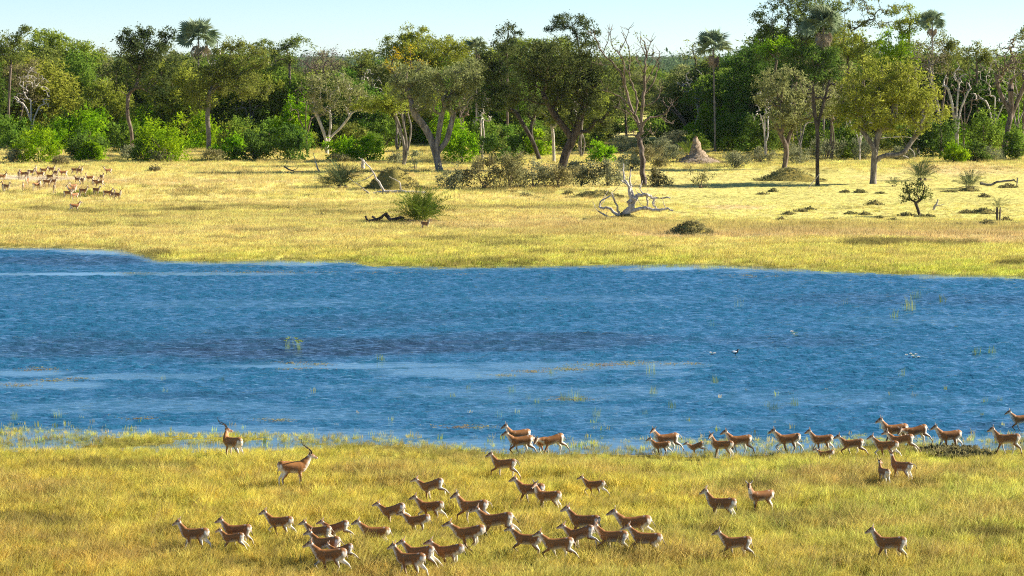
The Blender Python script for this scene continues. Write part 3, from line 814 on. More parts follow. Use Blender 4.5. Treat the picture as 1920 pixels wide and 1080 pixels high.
def grow(att, trunk, bf=.35):
    """connect crown points to the trunk polyline: nodes, parents"""
    N = [np.array(p, float) for p in trunk]; par = [-1] + list(range(len(trunk) - 1))
    plen = [0.0]
    for i in range(1, len(trunk)): plen.append(plen[-1] + np.linalg.norm(N[i] - N[i - 1]))
    A = np.asarray(att, float); n = len(A)
    best = np.full(n, 1e9); bp = np.zeros(n, int)
    for j in range(max(1, len(trunk) // 2), len(trunk)):
        d = np.linalg.norm(A - N[j], axis=1) * 1.0 + bf * plen[j] + np.maximum(0, N[j][2] - A[:, 2]) * .8
        m = d < best; best[m] = d[m]; bp[m] = j
    done = np.zeros(n, bool)
    for _ in range(n):
        i = int(np.argmin(np.where(done, 1e9, best)))
        done[i] = True
        j = bp[i]; k = len(N)
        # a bend on the way
        a, b = N[j], A[i]; L = np.linalg.norm(b - a)
        if L > .9:
            m = (a + b) / 2 + np.array([random.uniform(-.1, .1), random.uniform(-.1, .1), random.uniform(-.02, .16)]) * L
            N.append(m); par.append(j); plen.append(plen[j] + L * .5); j = k; k += 1
        N.append(b); par.append(j); plen.append(plen[j] + L * .5)
        d = np.linalg.norm(A - b, axis=1) + bf * plen[-1]
        m = d < best; best[m] = d[m]; bp[m] = k
    return np.array(N), np.array(par)
def skeleton_mesh(N, par, r0, rtip, nt, wob=0.0):
    """tubes: returns (trunk arrays Acc, branch Acc). nt = number of trunk nodes"""
    n = len(N); kids = [[] for _ in range(n)]
    for i in range(1, n): kids[par[i]].append(i)
    w = np.zeros(n)
    for i in range(n - 1, -1, -1):
        w[i] = (sum(w[k] ** 2.3 for k in kids[i]) ** (1 / 2.3)) if kids[i] else rtip
        w[i] = max(w[i], rtip)
    f = r0 / max(w[0], 1e-6)
    rad = rtip + (w - rtip) * (r0 - rtip) / max(w[0] - rtip, 1e-6)
    for i in range(nt): rad[i] = max(rad[i], r0 * (1 - .35 * i / nt))
    rad[0] *= 1.35
    tr, br = Acc(), Acc()
    starts = [(0, None)]
    while starts:
        i, p = starts.pop()
        chain = ([p] if p is not None else []) + [i]
        while kids[chain[-1]]:
            ks = sorted(kids[chain[-1]], key=lambda q: -w[q])
            if chain[-1] < nt - 1:
                ks = sorted(kids[chain[-1]], key=lambda q: -(q == chain[-1] + 1) * 100 - w[q])
            for q in ks[1:]: starts.append((q, chain[-1]))
            chain.append(ks[0])
        P = N[chain]; rr_ = rad[chain].copy()
        if p is not None: rr_[0] = min(rr_[0], rr_[1] * 1.25)
        sides = 9 if rr_.max() > .25 else (6 if rr_.max() > .09 else 4 if rr_.max() > .04 else 3)
        if p is None and nt < len(chain):
            tr.tube(P[:nt], rr_[:nt], sides); br.tube(P[nt - 1:], rr_[nt - 1:], max(5, sides - 2))
        else: (tr if p is None else br).tube(P, rr_, sides)
    return tr, br
def smooth_path(P, n):
    """Catmull-Rom through P"""
    P = [np.array(p, float) for p in P]
    P = [2 * P[0] - P[1]] + P + [2 * P[-1] - P[-2]]
    out = []
    for i in range(1, len(P) - 2):
        for q in range(n):
            t = q / n
            out.append(.5 * ((2 * P[i]) + (-P[i - 1] + P[i + 1]) * t + (2 * P[i - 1] - 5 * P[i] + 4 * P[i + 1] - P[i + 2]) * t * t + (-P[i - 1] + 3 * P[i] - 3 * P[i + 1] + P[i + 2]) * t ** 3))
    out.append(P[-2])
    return out
def lobe_points(rng, lobes, base, Y, dens, depth=.9):
    """points inside crown lobes given as photo-pixel ellipses at distance Y; returned relative to base"""
    out = []; k = ppm(Y); lobes = list(lobes)
    for (cx, cy, rx, ry) in list(lobes):
        for _ in range(3):
            a = rng.uniform(0, 6.28); f = rng.uniform(.28, .5)
            lobes.append((cx + math.cos(a) * rx * 1.02, cy + math.sin(a) * ry * 1.02, rx * f, ry * f))
    for (cx, cy, rx, ry) in lobes:
        c = np.array(at(cx, cy, Y)) - np.array(base); a, b = rx * 1.08 / k, ry * 1.06 / k
        dy = max(a, b) * depth
        n = max(5, int(dens * a * b * dy ** .5))
        u = rng.normal(0, 1, (n, 3)); u /= np.linalg.norm(u, axis=1, keepdims=True)
        u *= (rng.random((n, 1)) ** .32)
        c = c + np.array([0, rng.normal(0, .25) * dy, 0])
        out.append(c + u * np.array([a, dy, b]))
    P = np.concatenate(out)
    return P[vnoise(P[:, 0] * .55 + P[:, 1] * .3 + Y, P[:, 2] * .7 + P[:, 1] * .35, 12) > .27]
TREE_N = 0
def tree(base_px, lobes, leaf, label, trunk_px=None, r0=.30, bark=BARK_BROWN, dens=3.1, per=44, size=.20, spread=.44, name='broadleaf_tree', group=None, Y=None, rtip=.022,
         bf=.35, flat=.75, stems=None, cover=1.0, link_it=True):
    """one tree: trunk, branches, crown. pixel measures are turned into metres at the tree's own distance"""
    global TREE_N
    TREE_N += 1
    rng = np.random.default_rng(1000 + TREE_N); random.seed(TREE_N)
    if Y is None: b = place(*base_px)
    else:
        b = at(base_px[0], base_px[1], Y); b.z = g1(b.x, b.y)
    Y = b.y; base = np.array(b)
    att = lobe_points(rng, lobes, base, Y, dens)
    if trunk_px is None:
        low = min(lobes, key=lambda l: -l[1] - l[3]); cx = np.mean([l[0] for l in lobes])
        topy = max(l[1] + l[3] * .3 for l in lobes)
        trunk_px = [(base_px[0] * .6 + cx * .4, base_px[1] * .45 + topy * .55), (cx, topy)]
    allstems = [trunk_px] + (stems or [])
    root = empty(name, b)
    groups = np.zeros(len(att), int)
    ends = np.array([np.array(at(*s[-1], Y)) - base for s in allstems])
    if len(allstems) > 1: groups = np.argmin(np.linalg.norm(att[:, None, :] - ends[None], axis=2), 1)
    for gi, s in enumerate(allstems):
        P = [np.array([0, 0, -.3])] + [np.array(at(x, y, Y)) - base + np.array([0, rng.normal(0, .25), 0]) for x, y in s]
        tp = smooth_path(P, 4)
        A = att[groups == gi]
        if len(A) == 0: A = np.array([tp[-1] + [0, 0, .8]])
        N, par = grow(A, tp, bf)
        t_, b_ = skeleton_mesh(N, par, r0 * (.82 if gi == 0 else .62), rtip, len(tp))
        link('trunk', t_.mesh('trunk', bark), root)
        if b_.V: link('branches', b_.mesh('branches', bark), root)
    if per > 0:
        m = rng.random(len(att)) < cover
        C = att[m]
        V, Q = leaf_quads(rng, C, np.full(len(C), spread) * (.7 + .6 * rng.random(len(C))), per, size, flat)
        link('crown', mesh_from('crown', V, Q, LEAF[leaf]), root)
    tag(root, label, 'tree', group)
    return root
def bush(cx, cy, rx, ry, base_y, leaf, label, dens=40, size=.24, name='bush', group=None, per=8, cat='bush', Y=None):
    """a leafy shrub whose outline is centred on (cx, cy) in the photograph and whose foot stands at base_y"""
    global TREE_N
    TREE_N += 1
    rng = np.random.default_rng(3000 + TREE_N)
    b = place(cx, base_y) if Y is None else at(cx, base_y, Y)
    b.z = g1(b.x, b.y); Y = b.y; k = ppm(Y); base = np.array(b)
    w, h = rx / k, (base_y - (cy - ry)) / k
    n = int(np.clip(dens * (w * h) ** .8, 40, 420))
    # several rounded lobes
    nl = 11 + int(w * 1.5)
    C = []
    for i in range(nl):
        a = rng.uniform(0, 6.28); r = rng.uniform(.1, .95)
        hh = h * rng.uniform(.25, .92) * (1 - .30 * r)
        c = np.array([math.cos(a) * r * w, math.sin(a) * r * w * .8, hh]); q = np.array([w * .26, w * .26, h * .20]) * rng.uniform(.45, 1.5)
        u = rng.normal(0, 1, (n // nl + 3, 3)); u /= np.linalg.norm(u, axis=1, keepdims=True); u *= rng.random((len(u), 1)) ** .35
        C.append(c + u * q)
    u = rng.random((n // 3 + 4, 2)); a = u[:, 0] * 6.28; r = np.sqrt(u[:, 1]) * .85
    C.append(np.stack([np.cos(a) * r * w, np.sin(a) * r * w * .8, rng.random(len(u)) * h * .5], -1))
    C = np.concatenate(C); C[:, 2] = np.maximum(C[:, 2], .12)
    C = C[vnoise(C[:, 0] * .8 + C[:, 1] * .4 + cx, C[:, 2] * 1.0 + C[:, 1] * .5, 19) > .30]
    root = empty(name, b)
    st = Acc()
    for i in range(6):
        c = C[rng.integers(len(C))]; P = smooth_path([(rng.normal(0, .12), rng.normal(0, .12), -.1), c * [.35, .35, .5] + rng.normal(0, .1, 3), c], 3)
        st.tube(P, np.linspace(.06 + .012 * w, .015, len(P)), 4)
    link('stems', st.mesh('stems', BARK_BROWN), root)
    V, Q = leaf_quads(rng, C, (.12 + .045 * min(w, 5)) * (.6 + .9 * rng.random(len(C))), per, size, .8)
    V[:, 2] = np.maximum(V[:, 2], .02)
    link('foliage', mesh_from('foliage', V, Q, LEAF[leaf]), root)
    tag(root, label, cat, group)
    return root
# ---- fan palms
def fan_frond(rng, pet=1.1, fan=1.25, nseg=22, droop=.25):
    """petiole along +X, then a fan of pointed segments"""
    V, F = [], []
    for q in range(5):
        f = q / 4; x = pet * f; z = -.10 * f * f * pet; w = .035 * (1 - .4 * f)
        V += [(x, -w, z), (x, w, z), (x, 0, z + .03)]
    for q in range(4):
        a = q * 3
        for i, j in ((0, 1), (1, 2), (2, 0)): F.append((a + i, a + j, a + 3 + j, a + 3 + i))
    z0 = -.10 * pet
    for i in range(nseg):
        a = R(-125 + 250 * (i + .5) / nseg); L = fan * (.80 + .2 * math.cos(a * .6)) * rng.uniform(.9, 1.08)
        fold = abs(a) / R(125); d = Vector((math.cos(a), math.sin(a) * .9, .30 * fold + rng.uniform(-.05, .05)))
        s = Vector((-math.sin(a), math.cos(a), 0)) * (L * .085)
        n = len(V); o = Vector((pet, 0, z0))
        m = o + d * L * .55; e = o + d * L + Vector((0, 0, -droop * L * rng.uniform(.5, 1.3)))
        V += [tuple(o), tuple(m - s + Vector((0, 0, .03))), tuple(m + s - Vector((0, 0, .03))), tuple(e)]
        F.append((n, n + 1, n + 3, n + 2))
    return V, F
M_palm = mat_leaf('fan_palm_leaf', (.17, .23, .12), (.30, .36, .21), .35, .6); M_palmdry = mat_leaf('dry_palm_leaf', (.26, .20, .13), (.38, .31, .22), .2)
_r = random.Random(3)
FANS = [mesh_from('frond', *fan_frond(_r, _r.uniform(.9, 1.3), _r.uniform(1.1, 1.35), 22, d), M_palm) for d in (.15, .3, .45)]
DRYFANS = [mesh_from('dry_frond', *fan_frond(_r, 1.0, 1.15, 18, d), M_palmdry) for d in (.6, .9)]
def fan_palm(px, crown_y, base_y, rad_px, label, n=15, dry=3, lean=0, r0=.2, skirt=0):
    b = place(px + lean, base_y); Y = b.y; base = np.array(b)
    top = np.array(at(px, crown_y, Y)) - base; k = rad_px * 1.12 / ppm(Y) / 2.25
    root = empty('fan_palm', b)
    A = Acc(); P = smooth_path([(0, 0, -.2), top * [.4, .4, .5] + [0, .2, 0], top], 8)
    A.tube(P, [r0 * (1.3 if i == 0 else 1 + .12 * math.sin(i * 1.9)) * (1 - .25 * i / len(P)) for i in range(len(P))], 8)
    link('trunk', A.mesh('trunk', BARK_GREY), root)
    rg = random.Random(int(px))
    for i in range(n):
        f = (i + .5) / n; el = 84 - 92 * f ** .9; az = i * 137.5 + rg.uniform(-12, 12)
        o = link('frond', FANS[i % 3], root, loc=tuple(top))
        o.rotation_euler = (R(rg.uniform(-75, 75)), -R(el + rg.uniform(-10, 10)), R(az)); o.scale = (k * rg.uniform(.9, 1.15),) * 3
    for i in range(dry + skirt):
        o = link('dead_frond', DRYFANS[i % 2], root, loc=tuple(top - np.array([0, 0, .25 + (.35 * (i // 5))])))
        o.rotation_euler = (R(rg.uniform(-20, 20)), R(rg.uniform(42, 75)), R(i * 137.5 + 40)); o.scale = (k * rg.uniform(.8, 1),) * 3
    tag(root, label, 'palm tree', 'tall fan palms in the woodland')
    return root
# ---- feathery bush palms
def feather(rng, L=2.2, nl=16):
    V, F = [], []
    pts = []
    for q in range(9):
        f = q / 8; pts.append((L * (f - .12 * f ** 3), 0, L * (.28 * f - .42 * f * f)))
    P = np.array(pts)
    for q in range(9):
        w = .02 * (1 - q / 9); V += [tuple(P[q] + [0, w, 0]), tuple(P[q] - [0, w, 0])]
    for q in range(8): F.append((2 * q, 2 * q + 1, 2 * q + 3, 2 * q + 2))
    for i in range(nl):
        f = .15 + .85 * i / (nl - 1); j = min(7, int(f * 8)); u = f * 8 - j; p = Vector(P[j] * (1 - u) + P[j + 1] * u)
        for sd in (-1, 1):
            l = L * .22 * (1 - .5 * abs(f - .45)) * rng.uniform(.8, 1.15); d = Vector((.62, sd * .72, .22 + rng.uniform(-.15, .15)))
            n = len(V); e = p + d * l; m = p + d * l * .45; V += [tuple(p), tuple(m + Vector((.035, 0, 0))), tuple(e), tuple(m - Vector((.035, 0, 0)))]
            F.append((n, n + 1, n + 2, n + 3))
    return V, F
M_feather = mat_leaf('feather_palm_leaf', (.075, .125, .018), (.17, .22, .03), .35); M_feather2 = mat_leaf('grey_feather_palm_leaf', (.06, .085, .035), (.11, .14, .06), .3)
FEA = [mesh_from('frond', *feather(_r, 2.0 + .3 * i), M_feather) for i in range(3)]; FEA2 = [mesh_from('frond', *feather(_r, 2.0 + .3 * i), M_feather2) for i in range(3)]
DRYF = [mesh_from('dry_frond', *feather(_r, 1.8), M_palmdry)]
def bush_palm(px, base_y, size_px, label, n=34, grey=False, dry=6, name='bush_palm', hub=0.0):
    b = place(px, base_y); k = size_px * 1.45 / ppm(b.y) / 2.3; rg = random.Random(int(px) + 7)
    root = empty(name, b)
    A = Acc()
    for i in range(3):
        a = i * 2.1; q = np.array([math.cos(a), math.sin(a), 0]) * .3 * k
        A.tube(smooth_path([q + [0, 0, -.1], q * 1.3 + [0, 0, .25 * k + hub]], 4), [.16 * k] * 4 + [.12 * k], 7)
    link('stem', A.mesh('stem', BARK_BROWN), root)
    for i in range(n + dry):
        d = i >= n
        f = i / n if not d else 1
        me = DRYF[0] if d else (FEA2 if grey else FEA)[i % 3]
        a = i * 137.5
        o = link('dead_frond' if d else 'frond', me, root, loc=(math.cos(R(a)) * .35 * k, math.sin(R(a)) * .35 * k, .2 * k + hub))
        el = (82 - 70 * f + rg.uniform(-8, 8)) if not d else rg.uniform(-25, 0)
        o.rotation_euler = (R(rg.uniform(-30, 30)), -R(el), R(a + rg.uniform(-20, 20))); o.scale = (k * rg.uniform(.75, 1.1),) * 3
    tag(root, label, 'palm', 'low bushy palms on the far bank')
    return root
# ---- dead wood from polylines
def deadwood(name, base_px, lines, label, bark=BARK_PALE, cat='dead tree', group=None, parts=('trunk', 'branches'), nmain=1, seed=1, leaves=None, twigs=0):
    """lines: [[(px, py, depth_m), ...], r_start, r_end]; the first nmain lines are the trunk"""
    b = place(*base_px); Y = b.y; base = np.array(b); rg = np.random.default_rng(seed)
    root = empty(name, b); acc = [Acc(), Acc()]
    for i, (pts, ra, rb) in enumerate(lines):
        P = [np.array(at(x, y, Y + d)) - base for x, y, d in pts]
        if len(P) > 1:
            S = np.array(smooth_path(P, 4)); S[1:-1] += rg.normal(0, ra * .35, S[1:-1].shape)
            acc[0 if i < nmain else 1].tube(S, np.linspace(ra, rb, len(S)) * rg.uniform(.9, 1.1, len(S)), 7 if ra > .1 else 5)
            if twigs and i >= nmain:
                for _ in range(twigs):
                    j = rg.integers(len(S) // 3, len(S)); L = rg.uniform(.5, 1.7)
                    d = np.array([rg.normal(0, .7), rg.normal(0, .7), rg.uniform(.2, 1.1)]); d /= np.linalg.norm(d)
                    acc[1].tube(smooth_path([S[j], S[j] + d * L * .5 + rg.normal(0, .08, 3), S[j] + d * L + [0, 0, .1 * L]], 2), np.linspace(.045, .022, 5), 3)
    for a, nm in zip(acc, parts):
        if a.V: link(nm, a.mesh(nm, bark), root)
    if leaves:
        lobes, leaf, dens, per = leaves
        C = lobe_points(rg, lobes, base, Y, dens)
        V, Q = leaf_quads(rg, C, np.full(len(C), .45), per, .16)
        link('crown', mesh_from('crown', V, Q, LEAF[leaf]), root)
    tag(root, label, cat, group)
    return root

# ------------------------------------------------------------------ the woodland, front trees first
GT = 'trees of the woodland edge'
def Z(seed, *p):
    q = random.Random(seed); d, out = 0, []
    for x, y in p: out.append((x, y, d)); d += q.uniform(-.8, .8)
    return out
deadwood('leafless_tree', (1206, 348), [(Z(1, (1207, 349), (1205, 300), (1200, 262), (1201, 243)), .42, .33),
 (Z(2, (1201, 246), (1190, 215), (1178, 190), (1172, 160), (1165, 140), (1150, 120), (1130, 100), (1118, 75), (1112, 55)), .27, .05), (Z(3, (1202, 246), (1205, 200), (1207, 165), (1210, 130), (1212, 105), (1208, 80), (1200, 70)), .27, .05),
 (Z(4, (1172, 160), (1170, 120), (1160, 100), (1148, 85), (1145, 60)), .13, .04), (Z(5, (1190, 215), (1195, 190), (1188, 165), (1180, 140), (1182, 110), (1175, 80), (1165, 60)), .17, .04), (Z(6, (1205, 182), (1222, 160), (1232, 135), (1236, 120), (1231, 114)), .13, .04),
 (Z(7, (1207, 165), (1225, 130), (1236, 108), (1238, 95)), .12, .04), (Z(8, (1203, 242), (1215, 222), (1240, 218), (1252, 208), (1258, 195), (1263, 200)), .18, .05), (Z(9, (1180, 195), (1160, 180), (1140, 172), (1132, 170)), .12, .05),
 (Z(10, (1196, 232), (1175, 210), (1150, 200)), .12, .04), (Z(11, (1212, 105), (1218, 85), (1221, 78)), .08, .03), (Z(12, (1212, 108), (1203, 85), (1195, 72)), .08, .03), (Z(13, (1130, 100), (1140, 75), (1142, 50)), .08, .03), (Z(14, (1118, 75), (1105, 60)), .07, .03),
 (Z(15, (1150, 120), (1130, 122), (1115, 118)), .07, .03), (Z(16, (1160, 100), (1175, 70), (1180, 52)), .08, .03), (Z(17, (1180, 140), (1165, 115), (1162, 90)), .09, .03), (Z(18, (1209, 140), (1196, 115), (1192, 95)), .09, .03), (Z(19, (1206, 200), (1228, 190), (1238, 172), (1236, 150)), .10, .03),
 (Z(20, (1240, 218), (1248, 228), (1262, 232)), .07, .03), (Z(21, (1190, 215), (1170, 195), (1165, 170)), .09, .03), (Z(22, (1210, 132), (1222, 112), (1226, 92)), .08, .03), (Z(23, (1201, 262), (1186, 252), (1174, 254)), .09, .04), (Z(24, (1204, 260), (1218, 250), (1224, 252)), .08, .04)],
 'nearly leafless tall tree with a straight grey trunk standing forward on the meadow', BARK_BROWN, 'tree', GT, twigs=7,
 leaves=([(1152, 95, 36, 24), (1180, 85, 30, 22), (1168, 140, 36, 26), (1190, 120, 25, 30), (1215, 215, 40, 16)], 'olive', 1.4, 8))
tree((1637, 345), [(1662, 132, 52, 24), (1622, 158, 48, 32), (1705, 160, 48, 32), (1660, 188, 82, 30), (1592, 190, 28, 26), (1742, 198, 38, 28), (1675, 225, 70, 22), (1610, 222, 40, 18), (1752, 220, 25, 16)], 'lime',
     'broad dome of yellow-green foliage on a pale forked trunk at right', [(1640, 300), (1644, 268), (1652, 240)], r0=.55, bark=BARK_GREY, size=.19, per=46, spread=.42, group=GT,
     stems=[[(1640, 300), (1636, 275), (1612, 238)], [(1641, 305), (1660, 292), (1690, 288), (1712, 262)]])
tree((1470, 316), [(1480, 158, 42, 28), (1460, 190, 44, 32), (1505, 200, 38, 32), (1545, 185, 26, 30), (1440, 150, 25, 22), (1470, 225, 40, 18)], 'grey',
     'grey-olive leafy tree with dark slanting trunk left of the yellow-green dome', [(1474, 280), (1462, 250), (1445, 215)], r0=.5, bark=BARK_BROWN, group=GT, stems=[[(1474, 285), (1482, 250), (1500, 215)]], cover=.92)
tree((1533, 347), [(1528, 170, 14, 14), (1552, 165, 12, 22)], 'grey', 'slim dead pole of a tree with two bare forks', [(1532, 300), (1533, 250), (1527, 205), (1524, 165)], r0=.34, bark=BARK_DARK, dens=4.5, per=0, rtip=.06,
     name='dead_tree', stems=[[(1532, 300), (1534, 240), (1543, 200), (1556, 150)]], group=GT)
tree((1052, 320), [(1030, 112, 55, 32), (1062, 150, 58, 40), (1100, 135, 40, 38), (1005, 175, 52, 30), (1132, 190, 38, 40), (1090, 212, 45, 28), (1000, 120, 35, 30), (1060, 95, 45, 22)], 'dark',
     'huge dark evergreen tree with a thick black leaning trunk', [(1062, 285), (1078, 250), (1090, 215)], r0=.85, bark=BARK_DARK, group=GT, stems=[[(1060, 290), (1072, 262), (1040, 215), (1020, 180)]])
tree((1013, 300), [(935, 112, 40, 28), (955, 150, 45, 36), (915, 140, 28, 28), (930, 185, 40, 24), (985, 195, 35, 22)], 'dark',
     'dark evergreen tree with a curved black trunk beside the huge one', [(1000, 268), (985, 240), (968, 212)], r0=.45, bark=BARK_DARK, group=GT, stems=[[(1000, 268), (996, 240), (1004, 210)]])
tree((1039, 305), [(1045, 205, 25, 20), (1025, 225, 22, 14)], 'olive', 'slender pale grey trunk between the two dark evergreens', [(1038, 275), (1036, 245), (1030, 225)], r0=.32, bark=BARK_PALE, dens=3, group=GT)
tree((825, 322), [(780, 146, 50, 28), (822, 160, 48, 32), (850, 182, 32, 26), (755, 172, 28, 20), (800, 190, 40, 20), (880, 135, 34, 20), (875, 165, 22, 25)], 'grey',
     'grey-green rounded tree on a thick leaning grey trunk, centre left', [(815, 280), (800, 245), (778, 215)], r0=.7, bark=BARK_GREY, group=GT, stems=[[(818, 285), (822, 255), (828, 215)], [(820, 290), (838, 262), (850, 215)]], cover=.92)
tree((757, 311), [(722, 186, 28, 11), (692, 194, 26, 8), (752, 200, 24, 12), (735, 175, 20, 10)], 'warm', 'three thin upright stems with a flat thin crown', [(757, 270), (748, 235), (735, 200)], r0=.30, bark=BARK_GREY, dens=4,
     stems=[[(762, 270), (757, 235), (752, 205)], [(766, 275), (771, 240), (765, 215)]], group=GT)
tree((613, 290), [(610, 155, 38, 18), (645, 178, 36, 20), (590, 192, 24, 20), (655, 162, 28, 14), (690, 195, 30, 12), (580, 165, 18, 16), (625, 205, 35, 14)], 'grey',
     'white-stemmed tree branching low with a loose grey-green crown', [(612, 265), (602, 235), (592, 210)], r0=.36, bark=BARK_PALE, dens=3.2, per=32, group=GT, stems=[[(615, 265), (620, 235), (618, 205)], [(617, 262), (640, 238), (660, 212)]], cover=.85)
tree((391, 292), [(400, 150, 42, 30), (372, 175, 26, 30), (440, 160, 50, 32), (452, 105, 42, 26), (432, 78, 22, 10), (410, 120, 30, 22)], 'olive',
     'tree with a straight light-grey trunk and wide drooping olive crown', [(391, 255), (389, 220), (392, 195)], r0=.52, bark=BARK_GREY, group=GT)
tree((447, 268), [(470, 190, 40, 22), (500, 170, 30, 26), (430, 200, 30, 18)], 'olive', 'tree of several arching dark stems under the olive crown', [(450, 248), (468, 222), (490, 200)], r0=.35, bark=BARK_DARK, group=GT, stems=[[(440, 240), (422, 218), (400, 208)], [(446, 245), (442, 225), (438, 212)]])
tree((490, 262), [(500, 122, 46, 30), (520, 145, 34, 28), (480, 95, 30, 22), (540, 160, 22, 20)], 'olive', 'olive tree on a bleached white trunk', [(491, 235), (497, 212), (512, 185)], r0=.6, bark=BARK_PALE, group=GT, stems=[[(491, 235), (490, 205), (482, 180)]])
tree((247, 288), [(270, 86, 40, 18), (300, 112, 38, 32), (240, 130, 32, 24), (285, 150, 52, 22), (236, 72, 11, 12), (270, 52, 13, 11), (318, 62, 14, 9), (250, 105, 30, 20), (205, 145, 22, 18)], 'dark',
     'dark olive tree with pale crooked lower limbs, left part of the edge', [(247, 250), (240, 215), (240, 180)], r0=.42, bark=BARK_BROWN, group=GT)
tree((291, 240), [(300, 150, 40, 26), (325, 175, 25, 28), (280, 185, 30, 20)], 'olive', 'twin-stemmed olive tree right of the crooked-limbed one', [(289, 215), (284, 190), (275, 170)], r0=.42, bark=BARK_BROWN, group=GT, stems=[[(300, 218), (306, 192), (318, 168)]])
tree((36, 268), [(40, 150, 38, 30), (68, 165, 24, 20), (15, 165, 22, 22), (50, 125, 25, 14)], 'drab', 'thin-crowned brownish tree at the left edge', [(37, 235), (41, 205), (40, 175)], r0=.34, bark=BARK_BROWN, group=GT, dens=3, per=28, cover=.85)
tree((100, 245), [(82, 86, 38, 28), (122, 105, 42, 32), (160, 132, 30, 34), (100, 142, 38, 28), (62, 112, 24, 24), (140, 165, 28, 22)], 'warm', 'large rounded tree with sunlit yellowish leaves near the left edge', [(98, 215), (94, 190), (100, 160)], r0=.85, bark=BARK_DARK, group=GT, size=.26)
tree((152, 250), [(148, 150, 16, 30), (165, 190, 14, 18), (172, 160, 10, 14)], 'drab', 'bare pale forked tree in front of the yellowish crown', [(152, 222), (148, 195), (138, 165)], r0=.2, bark=BARK_PALE, dens=4.5, per=0, name='dead_tree', rtip=.055, group=GT, stems=[[(154, 225), (168, 205), (174, 175)]])
tree((1298, 266), [(1290, 165, 20, 14), (1312, 175, 18, 16), (1300, 140, 16, 14)], 'drab', 'crooked bare tree with bleached limbs beside the slender palm', [(1302, 240), (1310, 212), (1304, 185), (1308, 160)], r0=.34, bark=BARK_PALE, dens=6, per=3, size=.14, rtip=.06, name='dead_tree', group=GT,
     stems=[[(1302, 240), (1312, 210), (1325, 192), (1345, 184)]])
tree((1296, 268), [(1262, 205, 8, 8), (1250, 190, 10, 8)], 'drab', 'bent bare trunk leaning left over the clearing', [(1292, 250), (1282, 225), (1266, 205)], r0=.28, bark=BARK_BROWN, dens=4.5, per=0, rtip=.06, name='dead_tree', group=GT, stems=[[(1292, 250), (1270, 215), (1245, 196)]])
tree((1766, 290), [(1735, 92, 34, 22), (1758, 120, 30, 22), (1720, 120, 22, 18)], 'drab', 'brown twiggy half-dead tree above the yellow-green dome', [(1763, 240), (1756, 190), (1745, 150)], r0=.4, bark=BARK_GREY, dens=6, per=6, size=.15, group=GT)
tree((1795, 286), [(1780, 150, 14, 16), (1812, 158, 14, 14), (1798, 140, 8, 18)], 'drab', 'cluster of bare pale limbs reaching up at right', [(1792, 240), (1786, 200), (1778, 168)], r0=.3, bark=BARK_PALE, dens=4.5, per=0, rtip=.06, name='dead_tree', group=GT, stems=[[(1796, 240), (1802, 205), (1816, 170)], [(1793, 230), (1794, 200), (1798, 160)]])
tree((1838, 264), [(1832, 130, 16, 20), (1850, 145, 16, 18), (1842, 165, 12, 14)], 'olive', 'bare forked tree second from the right edge', [(1840, 225), (1842, 195), (1836, 160)], r0=.36, bark=BARK_BROWN, dens=4.5, per=0, rtip=.06, name='dead_tree', group=GT, stems=[[(1840, 225), (1846, 195), (1856, 165)]])
tree((1880, 298), [(1885, 105, 24, 32), (1905, 120, 18, 40), (1870, 135, 20, 24), (1910, 80, 12, 20)], 'grey', 'tall bare many-limbed tree at the right edge', [(1888, 250), (1896, 210), (1894, 170)], r0=.6, bark=BARK_BROWN, dens=5, per=3, size=.15, rtip=.06, group=GT, bf=.2,
     stems=[[(1888, 250), (1894, 215), (1876, 175), (1868, 140)], [(1889, 245), (1900, 210), (1915, 175)]])
# crowns behind the edge
GB = 'tall trees behind the woodland edge'
tree((15, 272), [(12, 78, 28, 24), (40, 60, 12, 9), (0, 105, 25, 20), (30, 100, 22, 20)], 'olive', 'dark-topped tree rising at the far left corner', group=GB)
tree((600, 270), [(600, 122, 46, 26), (642, 140, 36, 22), (560, 115, 28, 18), (630, 110, 25, 16)], 'brown', 'leafless purplish-brown twiggy tree left of the centre', r0=.4, bark=BARK_BROWN, dens=4.5, per=7, size=.14, group=GB, rtip=.03)
tree((545, 272), [(542, 96, 26, 18), (560, 85, 28, 12), (525, 112, 20, 18)], 'olive', 'low olive crown between white trunk and purplish-brown tree', group=GB)
tree((665, 270), [(666, 115, 25, 20), (690, 130, 18, 16)], 'olive', 'small dark round-topped tree in the skyline dip', group=GB)
tree((805, 268), [(742, 88, 34, 18), (800, 88, 58, 24), (872, 90, 42, 18), (782, 60, 24, 10), (840, 108, 50, 18)], 'warm', 'wide yellow-olive crown filling the skyline left of centre', group=GB)
tree((757, 272), [(735, 108, 14, 12), (762, 104, 17, 14), (800, 112, 14, 7), (742, 128, 12, 9), (775, 118, 12, 8)], 'yellow', 'tree with golden yellow leaf sprays', dens=4.0, per=9, size=.19, spread=.38, group=GB)
tree((952, 275), [(952, 62, 19, 17), (948, 85, 22, 12)], 'dark', 'dark tufted crown poking above the skyline at centre', group=GB)
tree((1000, 272), [(990, 88, 36, 12), (1030, 85, 34, 12)], 'lime', 'pale yellow-green crown behind the huge dark tree', group=GB)
tree((1072, 270), [(1066, 42, 32, 14), (1100, 58, 20, 12), (1042, 50, 14, 9), (1085, 75, 26, 12)], 'dark', 'dark flat-topped tree standing highest near the centre', [(1080, 200), (1088, 120), (1082, 70)], group=GB)
tree((1175, 262), [(1175, 125, 22, 14), (1160, 150, 30, 22)], 'olive', 'dim olive tree behind the nearly leafless one', group=GB)
tree((1302, 262), [(1302, 80, 20, 11), (1290, 102, 14, 10), (1322, 110, 16, 14)], 'warm', 'airy pale tree left of the slender palm', dens=3, per=16, group=GB, cover=.8)
